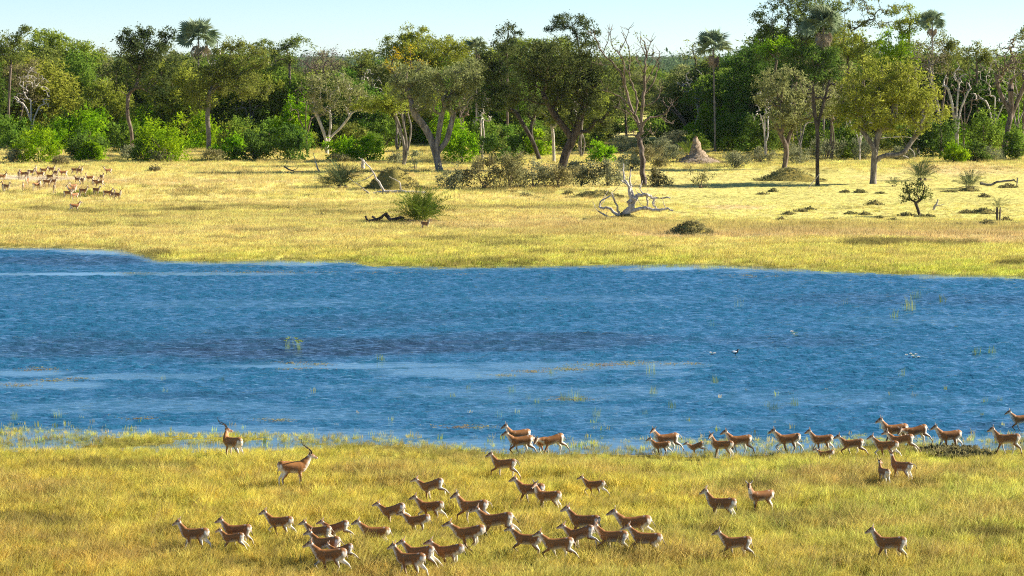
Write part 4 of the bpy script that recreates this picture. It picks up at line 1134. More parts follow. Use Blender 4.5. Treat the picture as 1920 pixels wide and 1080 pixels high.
tree((1400, 275), [(1402, 120, 40, 26), (1388, 160, 38, 34), (1432, 102, 24, 18), (1420, 165, 30, 34), (1395, 200, 40, 26)], 'deep', 'dense deep-green tree right of the slender palm', group=GB, dens=3.6)
tree((1482, 280), [(1442, 32, 24, 22), (1482, 20, 42, 22), (1530, 12, 32, 18), (1452, 70, 28, 22), (1500, 60, 36, 26), (1432, 56, 18, 14), (1495, -15, 40, 20), (1555, 28, 26, 22), (1525, 42, 34, 24), (1560, 70, 26, 22), (1470, 95, 40, 20)], 'olive', 'tallest tree, its dark crown cut by the top edge', group=GB, r0=.7)
tree((1618, 276), [(1600, 10, 30, 11), (1656, 20, 32, 12), (1600, 44, 24, 9), (1645, 44, 24, 9), (1625, -4, 26, 9), (1668, 48, 14, 8), (1588, 60, 16, 9)], 'olive', 'airy umbrella-crowned tree with visible branches against the sky', [(1620, 180), (1617, 110), (1618, 78)], dens=4.5, per=18, spread=.4, flat=.5, r0=.22, rtip=.04, group=GB, bf=.2)
tree((1702, 278), [(1702, 28, 24, 18), (1725, 48, 22, 14), (1690, 50, 18, 12)], 'warm', 'yellowish crown between umbrella tree and small palm', group=GB)
tree((1680, 282), [(1682, 82, 34, 24), (1660, 102, 28, 18), (1705, 105, 20, 16)], 'bright', 'bright green ball-shaped crown on the right', group=GB, dens=4)
tree((1592, 282), [(1588, 82, 36, 24), (1610, 100, 30, 18), (1570, 70, 22, 14)], 'warm', 'yellow-olive crown below the umbrella tree', group=GB)
tree((1520, 285), [(1522, 112, 48, 22), (1480, 105, 30, 20), (1560, 118, 28, 18), (1510, 140, 50, 16)], 'deep', 'dark green crown under the tallest tree', group=GB, dens=3.6)
tree((1440, 282), [(1450, 85, 32, 14), (1470, 78, 26, 10)], 'bright', 'sunlit bright green crown left of the big drooping palm', group=GB)
tree((1832, 275), [(1832, 98, 26, 18), (1800, 112, 20, 20), (1862, 105, 18, 18)], 'olive', 'olive crown in the right skyline near the edge', group=GB)
tree((1760, 280), [(1765, 80, 22, 16), (1790, 100, 18, 16), (1780, 125, 25, 18)], 'olive', 'olive crown beneath the small skyline palm', group=GB)
tree((1915, 285), [(1925, 80, 24, 30), (1930, 140, 30, 40)], 'olive', 'dark crown cut off by the right edge', group=GB)
fan_palm(372, 74, 272, 40, 'fan palm standing above the crowns on the left', lean=0)
fan_palm(1337, 92, 286, 38, 'slender-trunked fan palm standing clear beside the gap', lean=4)
fan_palm(1544, 50, 285, 42, 'big fan palm with drooping grey-green fronds on the right', n=18, dry=3, skirt=2)
fan_palm(1748, 44, 282, 26, 'small fan palm on the right skyline', n=14, dry=2)
fan_palm(893, 92, 276, 22, 'half hidden fan palm behind the centre crowns', n=12, dry=1)
# second rank of woodland trees, one built per kind and copied
kinds = ['deep', 'olive', 'mid', 'grey', 'warm', 'olive', 'mid']
PROTO = []
for i, kd in enumerate(kinds):
    lb = [(960, 150, 34, 22), (935, 170, 30, 22), (988, 172, 30, 24), (955, 195, 44, 24), (975, 135, 22, 14), (940, 225, 36, 22), (980, 228, 36, 22), (960, 245, 44, 14)]
    if i % 2: lb = [(950, 140, 30, 20), (985, 155, 28, 22), (930, 165, 28, 20), (965, 185, 46, 26), (920, 195, 24, 18), (1000, 195, 26, 20), (945, 225, 40, 20), (985, 230, 36, 18)]
    PROTO.append(tree((960, 262), lb, kd, 'x', Y=560, dens=2.6, per=42, size=.25, spread=.52, name='woodland_tree'))
def copy_tree(src, loc, s, rz):
    c = src.copy(); COL.objects.link(c); c.location = loc; c.scale = s; c.rotation_euler = (0, 0, rz)
    for ch in src.children:
        d = ch.copy(); COL.objects.link(d); d.parent = c
    return c
def skyline(x):
    return float(np.interp(x, [0, 60, 130, 200, 240, 330, 420, 480, 540, 600, 650, 690, 720, 780, 850, 920, 960, 1050, 1085, 1110, 1290, 1340, 1400, 1420, 1480, 1540, 1600, 1660, 1700, 1760, 1790, 1830, 1880, 1920],
                           [52, 60, 78, 90, 72, 72, 75, 80, 80, 90, 100, 98, 80, 68, 75, 80, 70, 60, 80, 115, 105, 90, 88, 55, 25, 30, 55, 60, 60, 85, 100, 90, 88, 80]))
CN = {'grey': 'grey-green', 'deep': 'deep green', 'olive': 'olive', 'mid': 'mid green', 'warm': 'yellow-olive', 'blue': 'blue-green', 'dark': 'dark'}
fills = []
rg = random.Random(21)
x = -25
while x < 1950:
    if not (1085 < x < 1305):
        fills.append((x + rg.uniform(-12, 12), rg.uniform(258, 276), skyline(x) + rg.uniform(0, 55), 'second rank'))
    x += 36
x = 0
while x < 1950:
    if not (1095 < x < 1285):
        fills.append((x + rg.uniform(-15, 15), rg.uniform(234, 246), skyline(x) + rg.uniform(4, 34), 'third rank'))
    x += 46
for x_, by, ty in ((1118, 222, 152), (1142, 216, 140), (1170, 220, 155), (1195, 214, 128), (1222, 218, 150), (1250, 212, 146), (1278, 220, 150), (1300, 215, 135), (1160, 200, 124), (1235, 198, 128), (1275, 196, 122), (1205, 190, 118)):
    fills.append((x_, by, ty, 'gap'))
cnt = {}
fills.sort()
for i, (px, by, ty, rank) in enumerate(fills):
    pr = i % len(PROTO); src = PROTO[pr]
    b = gnd(px, by, .3); b.z = g1(b.x, b.y); Hm = (by - ty) / ppm(b.y)
    cnt[rank] = cnt.get(rank, 0) + 1; n = cnt[rank] - 1
    H0 = (262 - 125) / ppm(560)
    sz = Hm / H0; sw_ = sz * rg.uniform(.95, 1.45)
    o = copy_tree(src, b, (sw_, sw_, sz), rg.uniform(0, 6.28))
    where = {'second rank': '%s from the left in the rank behind the edge trees', 'third rank': '%s from the left in the rearmost dense rank', 'gap': '%s from the left across the sunny gap'}[rank] % ordinal(n)
    tag(o, '%s leafy tree, %s' % (CN[kinds[pr]], where), 'tree', 'woodland trees of the %s' % rank)
for p in PROTO:
    for c in list(p.children): bpy.data.objects.remove(c)
    bpy.data.objects.remove(p)
# far-off wood, one mass to the eye
rng = np.random.default_rng(8); C, S = [], []
for i in range(2600):
    Yd = 1300 + 5200 * rng.random() ** 1.5; px = rng.uniform(-200, 2120); p = at(px, 110, Yd)
    h = rng.uniform(9, 18); k = rng.integers(4, 7); r = rng.uniform(4, 7) * (1 + Yd / 3500)
    C.append(np.array([p.x, Yd, 0]) + np.stack([rng.normal(0, r * .5, k), rng.normal(0, r * .5, k), rng.uniform(.25, .9, k) * h], -1)); S.append(np.full(k, r * .45))
V, Q = leaf_quads(rng, np.concatenate(C), np.concatenate(S), 7, 1.4, .8)
V[:, 2] = np.maximum(V[:, 2], 0)
tag(link('distant_woodland', mesh_from('distant_woodland', V, Q, LEAF['blue'])), 'far-off woodland on the horizon', None, None, 'stuff')

# ------------------------------------------------------------------ bushes under the trees
GBU = 'leafy bushes under the woodland edge'
for a in [
 (70, 270, 48, 32, 306, 'bright', 'round bright green bush at the left edge of the wood'), (163, 262, 40, 30, 300, 'deep', 'dark green bush second from the left at the wood edge'),
 (172, 280, 28, 20, 302, 'bright', 'low bright bush in front of a dark green one'), (315, 250, 58, 46, 303, 'bright', 'wide bright green thicket left of the grey-trunked tree'),
 (275, 270, 30, 30, 302, 'deep', 'dark bush at the foot of the crooked-limbed tree'), (425, 268, 34, 26, 300, 'bright', 'bright bush right of the straight grey trunk'),
 (478, 270, 40, 28, 300, 'deep', 'dark bush below the arching stems'), (545, 262, 42, 38, 300, 'deep', 'large dark green bush left of the white-stemmed tree'), (548, 205, 36, 46, 282, 'bright', 'tall bright green sapling thicket behind the white-stemmed tree'),
 (640, 275, 34, 20, 302, 'bright', 'low bright bush at the foot of the white-stemmed tree'), (690, 272, 38, 22, 302, 'bright', 'low bright bush left of the three thin stems'),
 (868, 262, 36, 40, 305, 'bright', 'bright bush behind the thick leaning trunk'), (935, 275, 46, 28, 306, 'deep', 'dark bush under the dark evergreens'), (905, 240, 34, 30, 290, 'mid', 'mid-green bush behind the dark one at centre'),
 (1128, 283, 32, 20, 306, 'bright', 'small bright bush between the black trunk and the leafless tree'), (1375, 235, 40, 44, 285, 'deep', 'dark bush right of the palm trunk'),
 (1435, 238, 46, 40, 288, 'deep', 'dark thicket behind the slanting dark trunk'), (1520, 245, 36, 34, 292, 'mid', 'mid-green bush behind the slim dead pole'), (1585, 235, 46, 40, 295, 'deep', 'dark thicket left of the pale forked trunk'),
 (1590, 262, 26, 22, 298, 'mid', 'low leafy bush left of the pale forked trunk'), (1715, 245, 46, 40, 296, 'deep', 'black-green thicket right of the pale forked trunk'), (1788, 282, 28, 20, 305, 'bright', 'small round bright bush at right'),
 (1765, 250, 38, 34, 296, 'deep', 'dark bush behind the small round bright one'), (1845, 245, 40, 46, 292, 'mid', 'tall mid-green bush near the right edge'), (1905, 270, 30, 32, 300, 'mid', 'mid-green bush cut by the right edge'),
 (1830, 280, 28, 18, 303, 'deep', 'low dark bush right of the small round bright one'), (120, 225, 42, 30, 272, 'mid', 'green bush beneath the sunlit yellowish tree'), (195, 215, 36, 30, 268, 'mid', 'green bush behind the bare pale forked tree'),
 (20, 238, 34, 30, 280, 'mid', 'green bush behind the thin-crowned tree'), (345, 215, 30, 36, 275, 'bright', 'bright bush high behind the wide thicket'), (660, 235, 36, 26, 275, 'mid', 'shaded bush behind the loose grey-green crown'),
 (720, 240, 38, 28, 276, 'mid', 'leafy bush with palm-like leaves behind the thin stems'), (1330, 235, 26, 36, 275, 'mid', 'green bush at the foot of the slender palm'), (450, 235, 40, 26, 285, 'mid', 'bush between the grey and white trunks'), (235, 245, 30, 26, 285, 'mid', 'pale bush by the crooked-limbed trunk'), (1010, 262, 26, 26, 292, 'bright', 'bright bush seen between the black trunks'), (980, 262, 20, 22, 290, 'deep', 'dark bush left of the curved black trunk'),
 (1140, 238, 30, 22, 262, 'olive', 'olive bush at the left of the sunny gap'), (1182, 226, 28, 18, 248, 'mid', 'green bush deep in the sunny gap'), (1228, 232, 30, 22, 254, 'mid', 'green bush in the middle of the sunny gap'), (1268, 225, 30, 26, 252, 'mid', 'green bush behind the bent bare trunk'),
 (1210, 262, 22, 14, 276, 'warm', 'yellowish low bush inside the sunny gap'), (1110, 258, 24, 18, 278, 'olive', 'olive bush right of the huge dark tree'), (1252, 205, 34, 24, 228, 'olive', 'olive bush at the back of the sunny gap')]:
    bush(*a, group=GBU)
# understorey thickets, one per kind and copied
GU = 'understorey thickets beneath the woodland'
UP = [bush(960, 255, 44, 34, 290, kd, 'x', name='thicket') for kd in ('mid', 'bright', 'bright', 'olive', 'warm', 'mid')]
und = []
x = -10
while x < 1940:
    if not (1085 < x < 1300): und.append((x + rg.uniform(-14, 14), rg.uniform(270, 288)))
    x += 30
x = 5
while x < 1940:
    if not (1085 < x < 1300): und.append((x + rg.uniform(-14, 14), rg.uniform(252, 266)))
    x += 38
und.sort()
for i, (px, by) in enumerate(und):
    b = gnd(px, by, .3); b.z = g1(b.x, b.y); sc_ = rg.uniform(.6, 1.05); j = rg.randrange(len(UP))
    o = copy_tree(UP[j], b, (sc_ * rg.uniform(.9, 1.3), sc_, sc_ * rg.uniform(.8, 1.25)), rg.uniform(0, 6.28))
    tag(o, '%s thicket beneath the woodland trees, %s from the left' % (('mid green', 'vivid green', 'bright green', 'olive', 'yellow-olive', 'leafy green')[j], ordinal(i)), 'thicket', GU)
for p in UP:
    for c in list(p.children): bpy.data.objects.remove(c)
    bpy.data.objects.remove(p)
# leafless trees standing among the leafy ones
BP = [tree((960, 300), [(940, 150, 22, 26), (985, 160, 22, 26), (960, 130, 20, 20), (925, 185, 16, 14), (1000, 195, 16, 14)], 'drab', 'x', [(961, 265), (956, 235), (948, 205)], Y=440, r0=.26, bark=bk, dens=2.6, per=0, rtip=.05,
           name='bare_tree', stems=[[(961, 265), (968, 230), (982, 200)], [(961, 262), (962, 225), (962, 185)]], bf=.2) for bk in (BARK_PALE, BARK_GREY, BARK_BROWN)]
bare = [(195, 268, 128), (332, 266, 120), (404, 268, 68), (470, 275, 130), (575, 285, 150), (690, 275, 125), (868, 292, 135), (905, 300, 165), (1325, 268, 130), (1436, 296, 150), (1560, 300, 140), (1612, 302, 170), (1722, 292, 110), (1806, 285, 115), (1862, 282, 105), (60, 275, 120), (1905, 292, 95), (745, 285, 140), (1500, 298, 165), (1090, 296, 120)]
for i, (px, by, ty) in enumerate(sorted(bare)):
    b = gnd(px, by, .3); b.z = g1(b.x, b.y); sz = (by - ty) / ppm(b.y) / ((300 - 110) / ppm(440))
    o = copy_tree(BP[i % 3], b, (sz * rg.uniform(.7, 1.1), sz, sz), rg.uniform(0, 6.28))
    tag(o, '%s leafless tree among the leafy ones, %s from the left' % (('pale', 'grey', 'brown')[i % 3], ordinal(i)), 'tree', 'leafless trees inside the woodland')
for p in BP:
    for c in list(p.children): bpy.data.objects.remove(c)
    bpy.data.objects.remove(p)
GS = 'grey shrubs at the edge of the meadow'
for a in [
 (850, 330, 38, 24, 356, 'sage', 'leftmost sage-grey shrub of the low row under the dark tree'), (905, 320, 42, 30, 354, 'drab', 'drab shrub second in the low row under the dark tree'), (955, 314, 44, 34, 354, 'drab', 'tallest drab shrub of the low row'),
 (1000, 318, 40, 28, 352, 'sage', 'sage shrub at the middle of the low row'), (1045, 324, 42, 24, 352, 'drab', 'drab shrub in front of the thick black trunk'), (1090, 318, 38, 24, 350, 'sage', 'sage shrub right of the black trunk'),
 (1140, 318, 38, 24, 350, 'sage', 'sage shrub just left of the leafless tree'), (1235, 330, 26, 20, 350, 'drab', 'drab shrub just right of the leafless tree'), (1240, 270, 34, 18, 296, 'sage', 'pale sage shrub left of the termite spire'),
 (1268, 255, 30, 16, 280, 'sage', 'pale sage shrub behind the termite spire'), (1262, 285, 22, 14, 300, 'sage', 'low sage shrub against the left foot of the termite mound'), (1240, 302, 20, 10, 314, 'drab', 'dry low shrub left of the termite mound'), (1215, 285, 26, 16, 305, 'drab', 'drab shrub behind the leafless trunk'), (1380, 298, 26, 15, 315, 'sage', 'blue-grey shrub right of the termite spire'),
 (1165, 265, 30, 14, 286, 'sage', 'grey shrub at the edge of the sunny clearing'), (1185, 298, 28, 14, 318, 'sage', 'low grey shrub left of the leafless trunk'), (1550, 270, 34, 18, 300, 'sage', 'sage shrub behind the slim dead pole'),
 (1500, 285, 30, 16, 308, 'sage', 'sage shrub right of the slanting dark trunk'), (1425, 285, 26, 14, 305, 'sage', 'sage shrub left of the slanting dark trunk'), (1620, 270, 26, 18, 300, 'sage', 'sage shrub beside the pale forked trunk'),
 (25, 288, 26, 14, 306, 'sage', 'grey shrub at the far left corner'), (300, 288, 26, 12, 304, 'sage', 'grey shrub in front of the wide bright thicket'), (240, 284, 24, 12, 300, 'sage', 'grey shrub beside the crooked-limbed trunk'),
 (112, 300, 18, 9, 310, 'drab', 'small straw-coloured shrub near the left bush'), (400, 290, 24, 12, 303, 'drab', 'drab shrub at the straight grey trunk'), (745, 295, 20, 12, 308, 'sage', 'small sage shrub at the three thin stems'),
 (780, 300, 22, 16, 318, 'sage', 'sage shrub behind the grassy mound'), (1860, 285, 26, 14, 302, 'sage', 'sage shrub near the right edge'), (1690, 285, 28, 14, 300, 'sage', 'sage shrub beneath the drooping right branches'), (640, 296, 30, 9, 306, 'drab', 'low drab shrub by the fallen branches'), (290, 318, 16, 5, 322, 'drab', 'tiny drab tussock near the wood at left')]:
    bush(*a, dens=42, size=.15, name='shrub', cat='shrub', group=GS)

# ------------------------------------------------------------------ mounds, dead wood and small plants of the far bank
def mat_mound(name, c1, c2, sc=1.2):
    t = NT(name); p = t.pos(); n = t.noise(p, sc, 4, .65)
    c = t.mix(t.ramp(n, .38, .62), c1, c2)
    b = t.n('ShaderNodeBsdfDiffuse'); t.l(c, b.inputs[0])
    bp = t.n('ShaderNodeBump', i_Strength=.8, i_Distance=.2); t.l(t.noise(p, 4.0, 4, .7), bp.inputs['Height']); t.l(bp.outputs[0], b.inputs['Normal'])
    t.l(b.outputs[0], t.out.inputs[0]); return t.m
M_mgrass = mat_mound('mound_turf', (.34, .27, .07), (.22, .19, .055)); M_sand = mat_mound('termite_clay', (.27, .19, .12), (.46, .36, .25), 2.2)
M_hum = mat_mound('hummock_turf', (.17, .135, .05), (.28, .23, .07), 2.5)
def mound(px, base_y, w_px, h_px, label, mat, name='grass_mound', cat='mound', cover=None, ncov=0, seed=0, group=None, prof=1.0, spire=None, depth=.8):
    b = place(px, base_y); k = ppm(b.y); w, h = w_px / k, h_px / k
    rg = np.random.default_rng(seed + int(px)); nr, na = 12, 28
    V, F = [], []
    for i in range(nr + 1):
        f = i / nr
        for j in range(na):
            a = j * 2 * math.pi / na
            wob = 1 + .22 * (float(vnoise(math.cos(a) * 1.5 + px, math.sin(a) * 1.5, seed)) - .5) * 2
            x, y = math.cos(a) * f * w * wob, math.sin(a) * f * w * depth * wob
            z = h * (math.cos(f * math.pi) * .5 + .5) ** prof * (1 + .5 * (float(fbm(x * 1.3 / max(w, .5) * 2 + px, y * 2 / max(w, .5), seed + 3)) - .5))
            V.append((x, y, z - .06))
    for i in range(nr):
        for j in range(na):
            j2 = (j + 1) % na; F.append((i * na + j, i * na + j2, (i + 1) * na + j2, (i + 1) * na + j))
    root = empty(name, b)
    link('earth', mesh_from('earth', V, F, mat, True), root)
    if spire:
        A = Acc(); sp = []
        for (sx, sy, r) in spire:
            q = np.array(at(sx, sy, b.y)) - np.array(b); sp.append((q, r / k))
        P = np.array([q for q, r in sp]); S = smooth_path(P, 4); rad = np.interp(np.linspace(0, 1, len(S)), np.linspace(0, 1, len(sp)), [r for q, r in sp])
        V2, Q2 = tube_arrays(S, rad, 12); V2 = V2 + rg.normal(0, .07, V2.shape)
        link('spire', mesh_from('spire', V2, Q2, M_sand, True), root)
    if cover:
        u = rg.random((ncov, 2)); a = u[:, 0] * 6.28; f = np.sqrt(u[:, 1])
        C = np.stack([np.cos(a) * f * w, np.sin(a) * f * w * depth, h * (np.cos(f * math.pi) * .5 + .5) ** prof + .03], -1)
        V3, Q3 = leaf_quads(rg, C, np.full(ncov, .14), 7, .13, .5, 1.2)
        o = link('turf', mesh_from('turf', V3, Q3, LEAF[cover]), root); o['kind'] = 'stuff'
    tag(root, label, cat, group)
    return root
mound(738, 356, 62, 42, 'large grassy mound behind the fallen log, bare sand on its right', M_mgrass, cover='drab', ncov=420, seed=1, prof=.8)
mound(1296, 441, 54, 24, 'low olive-brown grass mound alone on the far meadow', M_mgrass, cover='drab', ncov=420, seed=2, prof=.9)
mound(1308, 306, 64, 18, 'pale termite mound with a clay spire in front of the palm', M_sand, name='termite_mound', cat='termite mound', seed=3, prof=1.0, cover='drab', ncov=260,
      spire=[(1306, 300, 26), (1307, 291, 18), (1305, 282, 11.5), (1306, 272, 7.5), (1304, 263, 5), (1305, 255, 2)])
mound(1322, 262, 9, 16, 'small dark termite spire behind the pale termite mound', M_hum, name='termite_mound', cat='termite mound', seed=9, prof=1.0)
mound(160, 367, 75, 9, 'low grassy rise below the distant herd', M_mgrass, cover='warm', ncov=220, seed=4)
mound(1480, 338, 70, 22, 'grassy swell around the slanting dark trunk', M_mgrass, cover='drab', ncov=350, seed=5)
mound(1120, 370, 60, 12, 'broken grassy ridge left of the fallen white tree', M_mgrass, cover='drab', ncov=260, seed=6)
mound(1172, 411, 24, 11, 'dark root clod of the fallen white tree', M_hum, name='root_clod', cat='mound', cover='drab', ncov=260, seed=7)
mound(1430, 365, 12, 5, 'tiny dark clod in the middle of the far meadow', M_hum, name='earth_clod', cat='mound', cover='drab', ncov=30, seed=8)
mound(1785, 851, 75, 6, 'low brown rise at the near waterline under a walking lechwe', M_mgrass, cover='drab', ncov=400, seed=11)
hs = [(1450, 360, 10, 6), (1640, 384, 18, 9), (1478, 402, 12, 4), (1502, 398, 14, 5), (1518, 394, 12, 4), (1465, 413, 9, 5), (1596, 400, 13, 4), (1622, 402, 13, 5), (1585, 362, 9, 4), (1612, 362, 12, 6), (1650, 364, 9, 3),
      (1648, 411, 9, 4), (1676, 415, 12, 4), (1560, 412, 14, 3), (1845, 399, 30, 9), (1812, 400, 16, 5), (1850, 424, 26, 11), (1885, 416, 16, 8), (1905, 422, 14, 6), (1798, 425, 14, 7), (1845, 370, 12, 6), (1780, 360, 16, 4),
      (1700, 405, 20, 6), (1735, 408, 22, 4), (1815, 357, 22, 9), (1890, 352, 20, 6), (985, 368, 16, 6), (1065, 366, 14, 7), (1010, 375, 20, 4), (600, 407, 16, 5), (640, 398, 12, 4), (1100, 416, 12, 4)]
for i, (x, y, w, h) in enumerate(sorted(hs)):
    mound(x, y, w, h, '%s dark grassy hummock on the far meadow, %s from the left' % ('broad' if w > 17 else 'tiny' if w < 12 else 'small', ordinal(i)), M_hum, name='grass_hummock', cat='hummock', cover='drab', ncov=int(20 + w * 2.2), seed=20 + i, group='grassy hummocks dotting the far meadow')
D = lambda *p: [(x, y, 0.0) for x, y in p]
def Dd(d, *p): return [(x, y, d * i) for i, (x, y) in enumerate(p)]
deadwood('fallen_dead_tree', (1172, 411), [
 (D((1167, 412), (1177, 397), (1187, 381), (1184, 369)), 0.48, 0.33), (D((1187, 381), (1195, 367), (1212, 365), (1227, 372), (1257, 371)), 0.28, 0.09),
 (Dd(.2, (1212, 367), (1215, 380), (1211, 390)), 0.13, 0.08), (Dd(-.2, (1225, 372), (1225, 385), (1232, 392)), 0.13, 0.08), (Dd(-.5, (1175, 397), (1210, 390), (1237, 395), (1247, 390), (1262, 395)), 0.25, 0.09),
 (D((1184, 371), (1177, 347), (1165, 339)), 0.22, 0.09), (Dd(.3, (1177, 347), (1170, 332), (1169, 307)), 0.15, 0.06), (Dd(.3, (1186, 369), (1181, 342), (1184, 317)), 0.18, 0.06),
 (Dd(.3, (1160, 405), (1140, 390), (1125, 390), (1126, 380), (1145, 367)), 0.18, 0.08), (Dd(-.3, (1162, 405), (1155, 382), (1146, 362)), 0.15, 0.06), (Dd(-.4, (1160, 408), (1140, 407), (1122, 396)), 0.17, 0.08),
 (D((1212, 365), (1202, 358), (1199, 345)), 0.10, 0.04)], 'bleached white fallen tree with branching limbs on the far meadow', twigs=2)
deadwood('fallen_log', (755, 363), [(D((700, 364), (730, 360), (755, 360), (798, 362)), .26, .2), (Dd(.3, (720, 359), (707, 337), (700, 325), (685, 305), (672, 296)), .18, .05), (D((750, 358), (749, 342), (730, 331)), .11, .04),
 (D((704, 366), (695, 365), (680, 352), (655, 335)), .12, .04), (D((690, 360), (676, 366)), .08, .04), (D((700, 326), (684, 337), (668, 342)), .08, .03)], 'grey fallen log with curved branches before the grassy mound', cat='log')
deadwood('fallen_branch', (552, 323), [(D((532, 312), (547, 320), (572, 322)), .14, .06), (D((547, 320), (556, 316), (560, 310)), .06, .03)], 'dark curved branch lying at the wood edge, left of centre', BARK_BROWN, 'branch', parts=('limb', 'twigs'))
deadwood('standing_branch', (600, 324), [(D((600, 325), (593, 308), (588, 287)), .14, .05)], 'pale curved snag standing near the lying dark branch', cat='branch', parts=('limb', 'twigs'))
deadwood('tree_stump', (680, 318), [(D((681, 319), (681, 306), (680, 297)), .3, .24)], 'short pale stump beside the grassy mound', cat='stump', parts=('limb', 'twigs'))
deadwood('fallen_branch', (715, 421), [(D((684, 419), (705, 413), (724, 401)), .24, .13), (D((723, 401), (733, 410), (758, 409)), .24, .16), (D((685, 405), (691, 416)), .14, .07), (D((697, 406), (709, 413), (722, 416)), .14, .08), (D((705, 413), (718, 404)), .1, .05)],
         'dark fallen branches left of the bushy palm', BARK_DARK, 'branch', parts=('limb', 'branches'), nmain=2)
deadwood('fallen_log', (1870, 350), [(D((1838, 344), (1855, 347), (1870, 342), (1902, 337)), .2, .13), (D((1908, 333), (1906, 348)), .12, .07), (D((1900, 337), (1908, 342)), .1, .06)], 'grey log lying near the right edge', BARK_GREY, 'log')
deadwood('tree_stump', (1755, 394), [(D((1750, 394), (1756, 383), (1759, 374)), .16, .09), (D((1756, 386), (1764, 384), (1771, 383)), .08, .03)], 'small white splintered stump right of the little tree', cat='stump', parts=('limb', 'twigs'))
deadwood('leaning_pole', (1517, 352), [(D((1516, 352), (1527, 338), (1538, 324)), .07, .04)], 'thin pale pole leaning on the slim dead tree', cat='pole', parts=('limb', 'twigs'))
deadwood('fallen_branch', (235, 268), [(D((196, 268), (215, 270), (226, 275), (240, 269)), .14, .05)], 'dark curved branch lying under the crooked-limbed tree', BARK_DARK, 'branch', parts=('limb', 'twigs'))
deadwood('fallen_branch', (1720, 305), [(D((1645, 305), (1662, 290), (1690, 291), (1704, 297)), .2, .08), (D((1690, 291), (1700, 277), (1712, 284), (1716, 300)), .1, .04), (D((1640, 262), (1662, 258), (1700, 257), (1725, 262)), .1, .04)],
         'pale arching dead limbs under the yellow-green dome', BARK_PALE, 'branch', parts=('limb', 'branches'))
tree((1726, 405), [(1716, 356, 24, 14), (1702, 364, 14, 10), (1736, 362, 12, 10), (1712, 344, 14, 8)], 'dark', 'little dark-leaved tree leaning left alone on the right meadow', [(1721, 392), (1716, 378)], r0=.22, bark=BARK_DARK, dens=26, per=9, size=.14, spread=.22, rtip=.015, name='small_tree')
bush(1313, 325, 24, 24, 352, 'drab', 'dark thorny shrub right of the leafless tree', dens=26, size=.12, per=6, name='thorn_shrub', cat='shrub')
bush_palm(788, 418, 44, 'bushy palm with yellow-green fronds alone on the far meadow', n=78, dry=16)
bush_palm(640, 352, 34, 'dark bushy palm left of the fallen log', n=56, grey=True, dry=4)
bush_palm(612, 350, 20, 'small dark palm beside the dark bushy palm', n=20, grey=True, dry=2)
bush_palm(1818, 354, 26, 'grey-green bushy palm at the end of the right log', n=30, grey=True, dry=6)
bush_palm(1728, 338, 30, 'dark bushy palm right of the yellow-green dome', n=34, grey=True, dry=5)
bush_palm(1675, 350, 14, 'tiny palm seedling near the pale forked trunk', n=16, grey=True, dry=0)
bush_palm(1871, 418, 16, 'young palm with a bare little stem at the right', n=18, grey=True, dry=1, hub=1.6)
bush_palm(1375, 312, 22, 'blue-grey spiky palm right of the termite mound', n=26, grey=True, dry=2)
bush_palm(1290, 292, 20, 'spiky palm clump left of the clay spire', n=24, grey=False, dry=2)
bush_palm(1905, 300, 24, 'spiky palm clump near the right edge of the wood', n=24, grey=True, dry=2)

# ------------------------------------------------------------------ in and on the lake
def reed_mesh(rg, n, h, rad, heads=0):
    V, F = [], []
    for i in range(n):
        a = rg.uniform(0, 6.28); r = rad * math.sqrt(rg.random()); x, y = math.cos(a) * r, math.sin(a) * r
        hh = h * rg.uniform(.5, 1.1); dx, dy = rg.gauss(0, .16) + .1, rg.gauss(0, .16); w = .014
        k = len(V)
        for q in (0, .4, .75):
            cx, cy = x + dx * hh * q * q, y + dy * hh * q * q
            V += [(cx - w * (1 - q * .6), cy, hh * q - .1 * (q == 0)), (cx + w * (1 - q * .6), cy, hh * q - .1 * (q == 0))]
        V.append((x + dx * hh, y + dy * hh, hh))
        F += [(k, k + 1, k + 3, k + 2), (k + 2, k + 3, k + 5, k + 4), (k + 4, k + 5, k + 6)]
        if heads and rg.random() < heads:
            e = Vector((x + dx * hh, y + dy * hh, hh))
            for j in range(6):
                aa = j * 1.05; k = len(V); d = Vector((math.cos(aa) * .16, math.sin(aa) * .16, .12))
                V += [tuple(e), tuple(e + d * .6 + Vector((.03, 0, 0))), tuple(e + d), tuple(e + d * .6 - Vector((.03, 0, 0)))]; F.append((k, k + 1, k + 2, k + 3))
    return V, F
M_reed2 = mat_leaf('lake_reed', (.17, .25, .05), (.28, .33, .08), .4); M_weed = mat_leaf('floating_weed', (.30, .19, .06), (.33, .30, .08), .2, .9)
rg = random.Random(77)
REED = [mesh_from('reeds', *reed_mesh(rg, n, h, r, hd), M_reed2) for n, h, r, hd in ((14, .75, .35, 0), (22, 1.0, .45, 0), (9, .6, .3, 0), (18, .8, .6, .6))]
def reeds(px, py, i, s, label, group='sparse reeds standing in the lake'):
    p = gnd(px, py, 0); o = link('reed_clump', REED[i], loc=(p.x, p.y, -.02), rz=rg.uniform(0, 6)); o.scale = (s, s, s); tag(o, label, 'reeds', group)
reeds(552, 655, 3, 1.0, 'reed clump with feathery heads in the left half of the lake')
reeds(715, 677, 0, .75, 'single green reed tuft at the centre of the lake'); reeds(1704, 582, 1, 1.15, 'tallest reed clump towards the right of the lake')
reeds(1716, 560, 2, 1.4, 'bent reeds just behind the tallest reed clump'); reeds(1766, 567, 2, 1.2, 'reed clump right of the tallest one'); reeds(1384, 575, 2, 1.5, 'few long bent reeds alone in the upper right of the lake')
reeds(1585, 572, 2, 1.1, 'thin reeds left of the tallest reed clump'); reeds(1678, 596, 2, 1.2, 'low reeds in front of the tallest reed clump'); reeds(1335, 612, 2, 1.0, 'tiny reeds left of the white lily')
RT = []
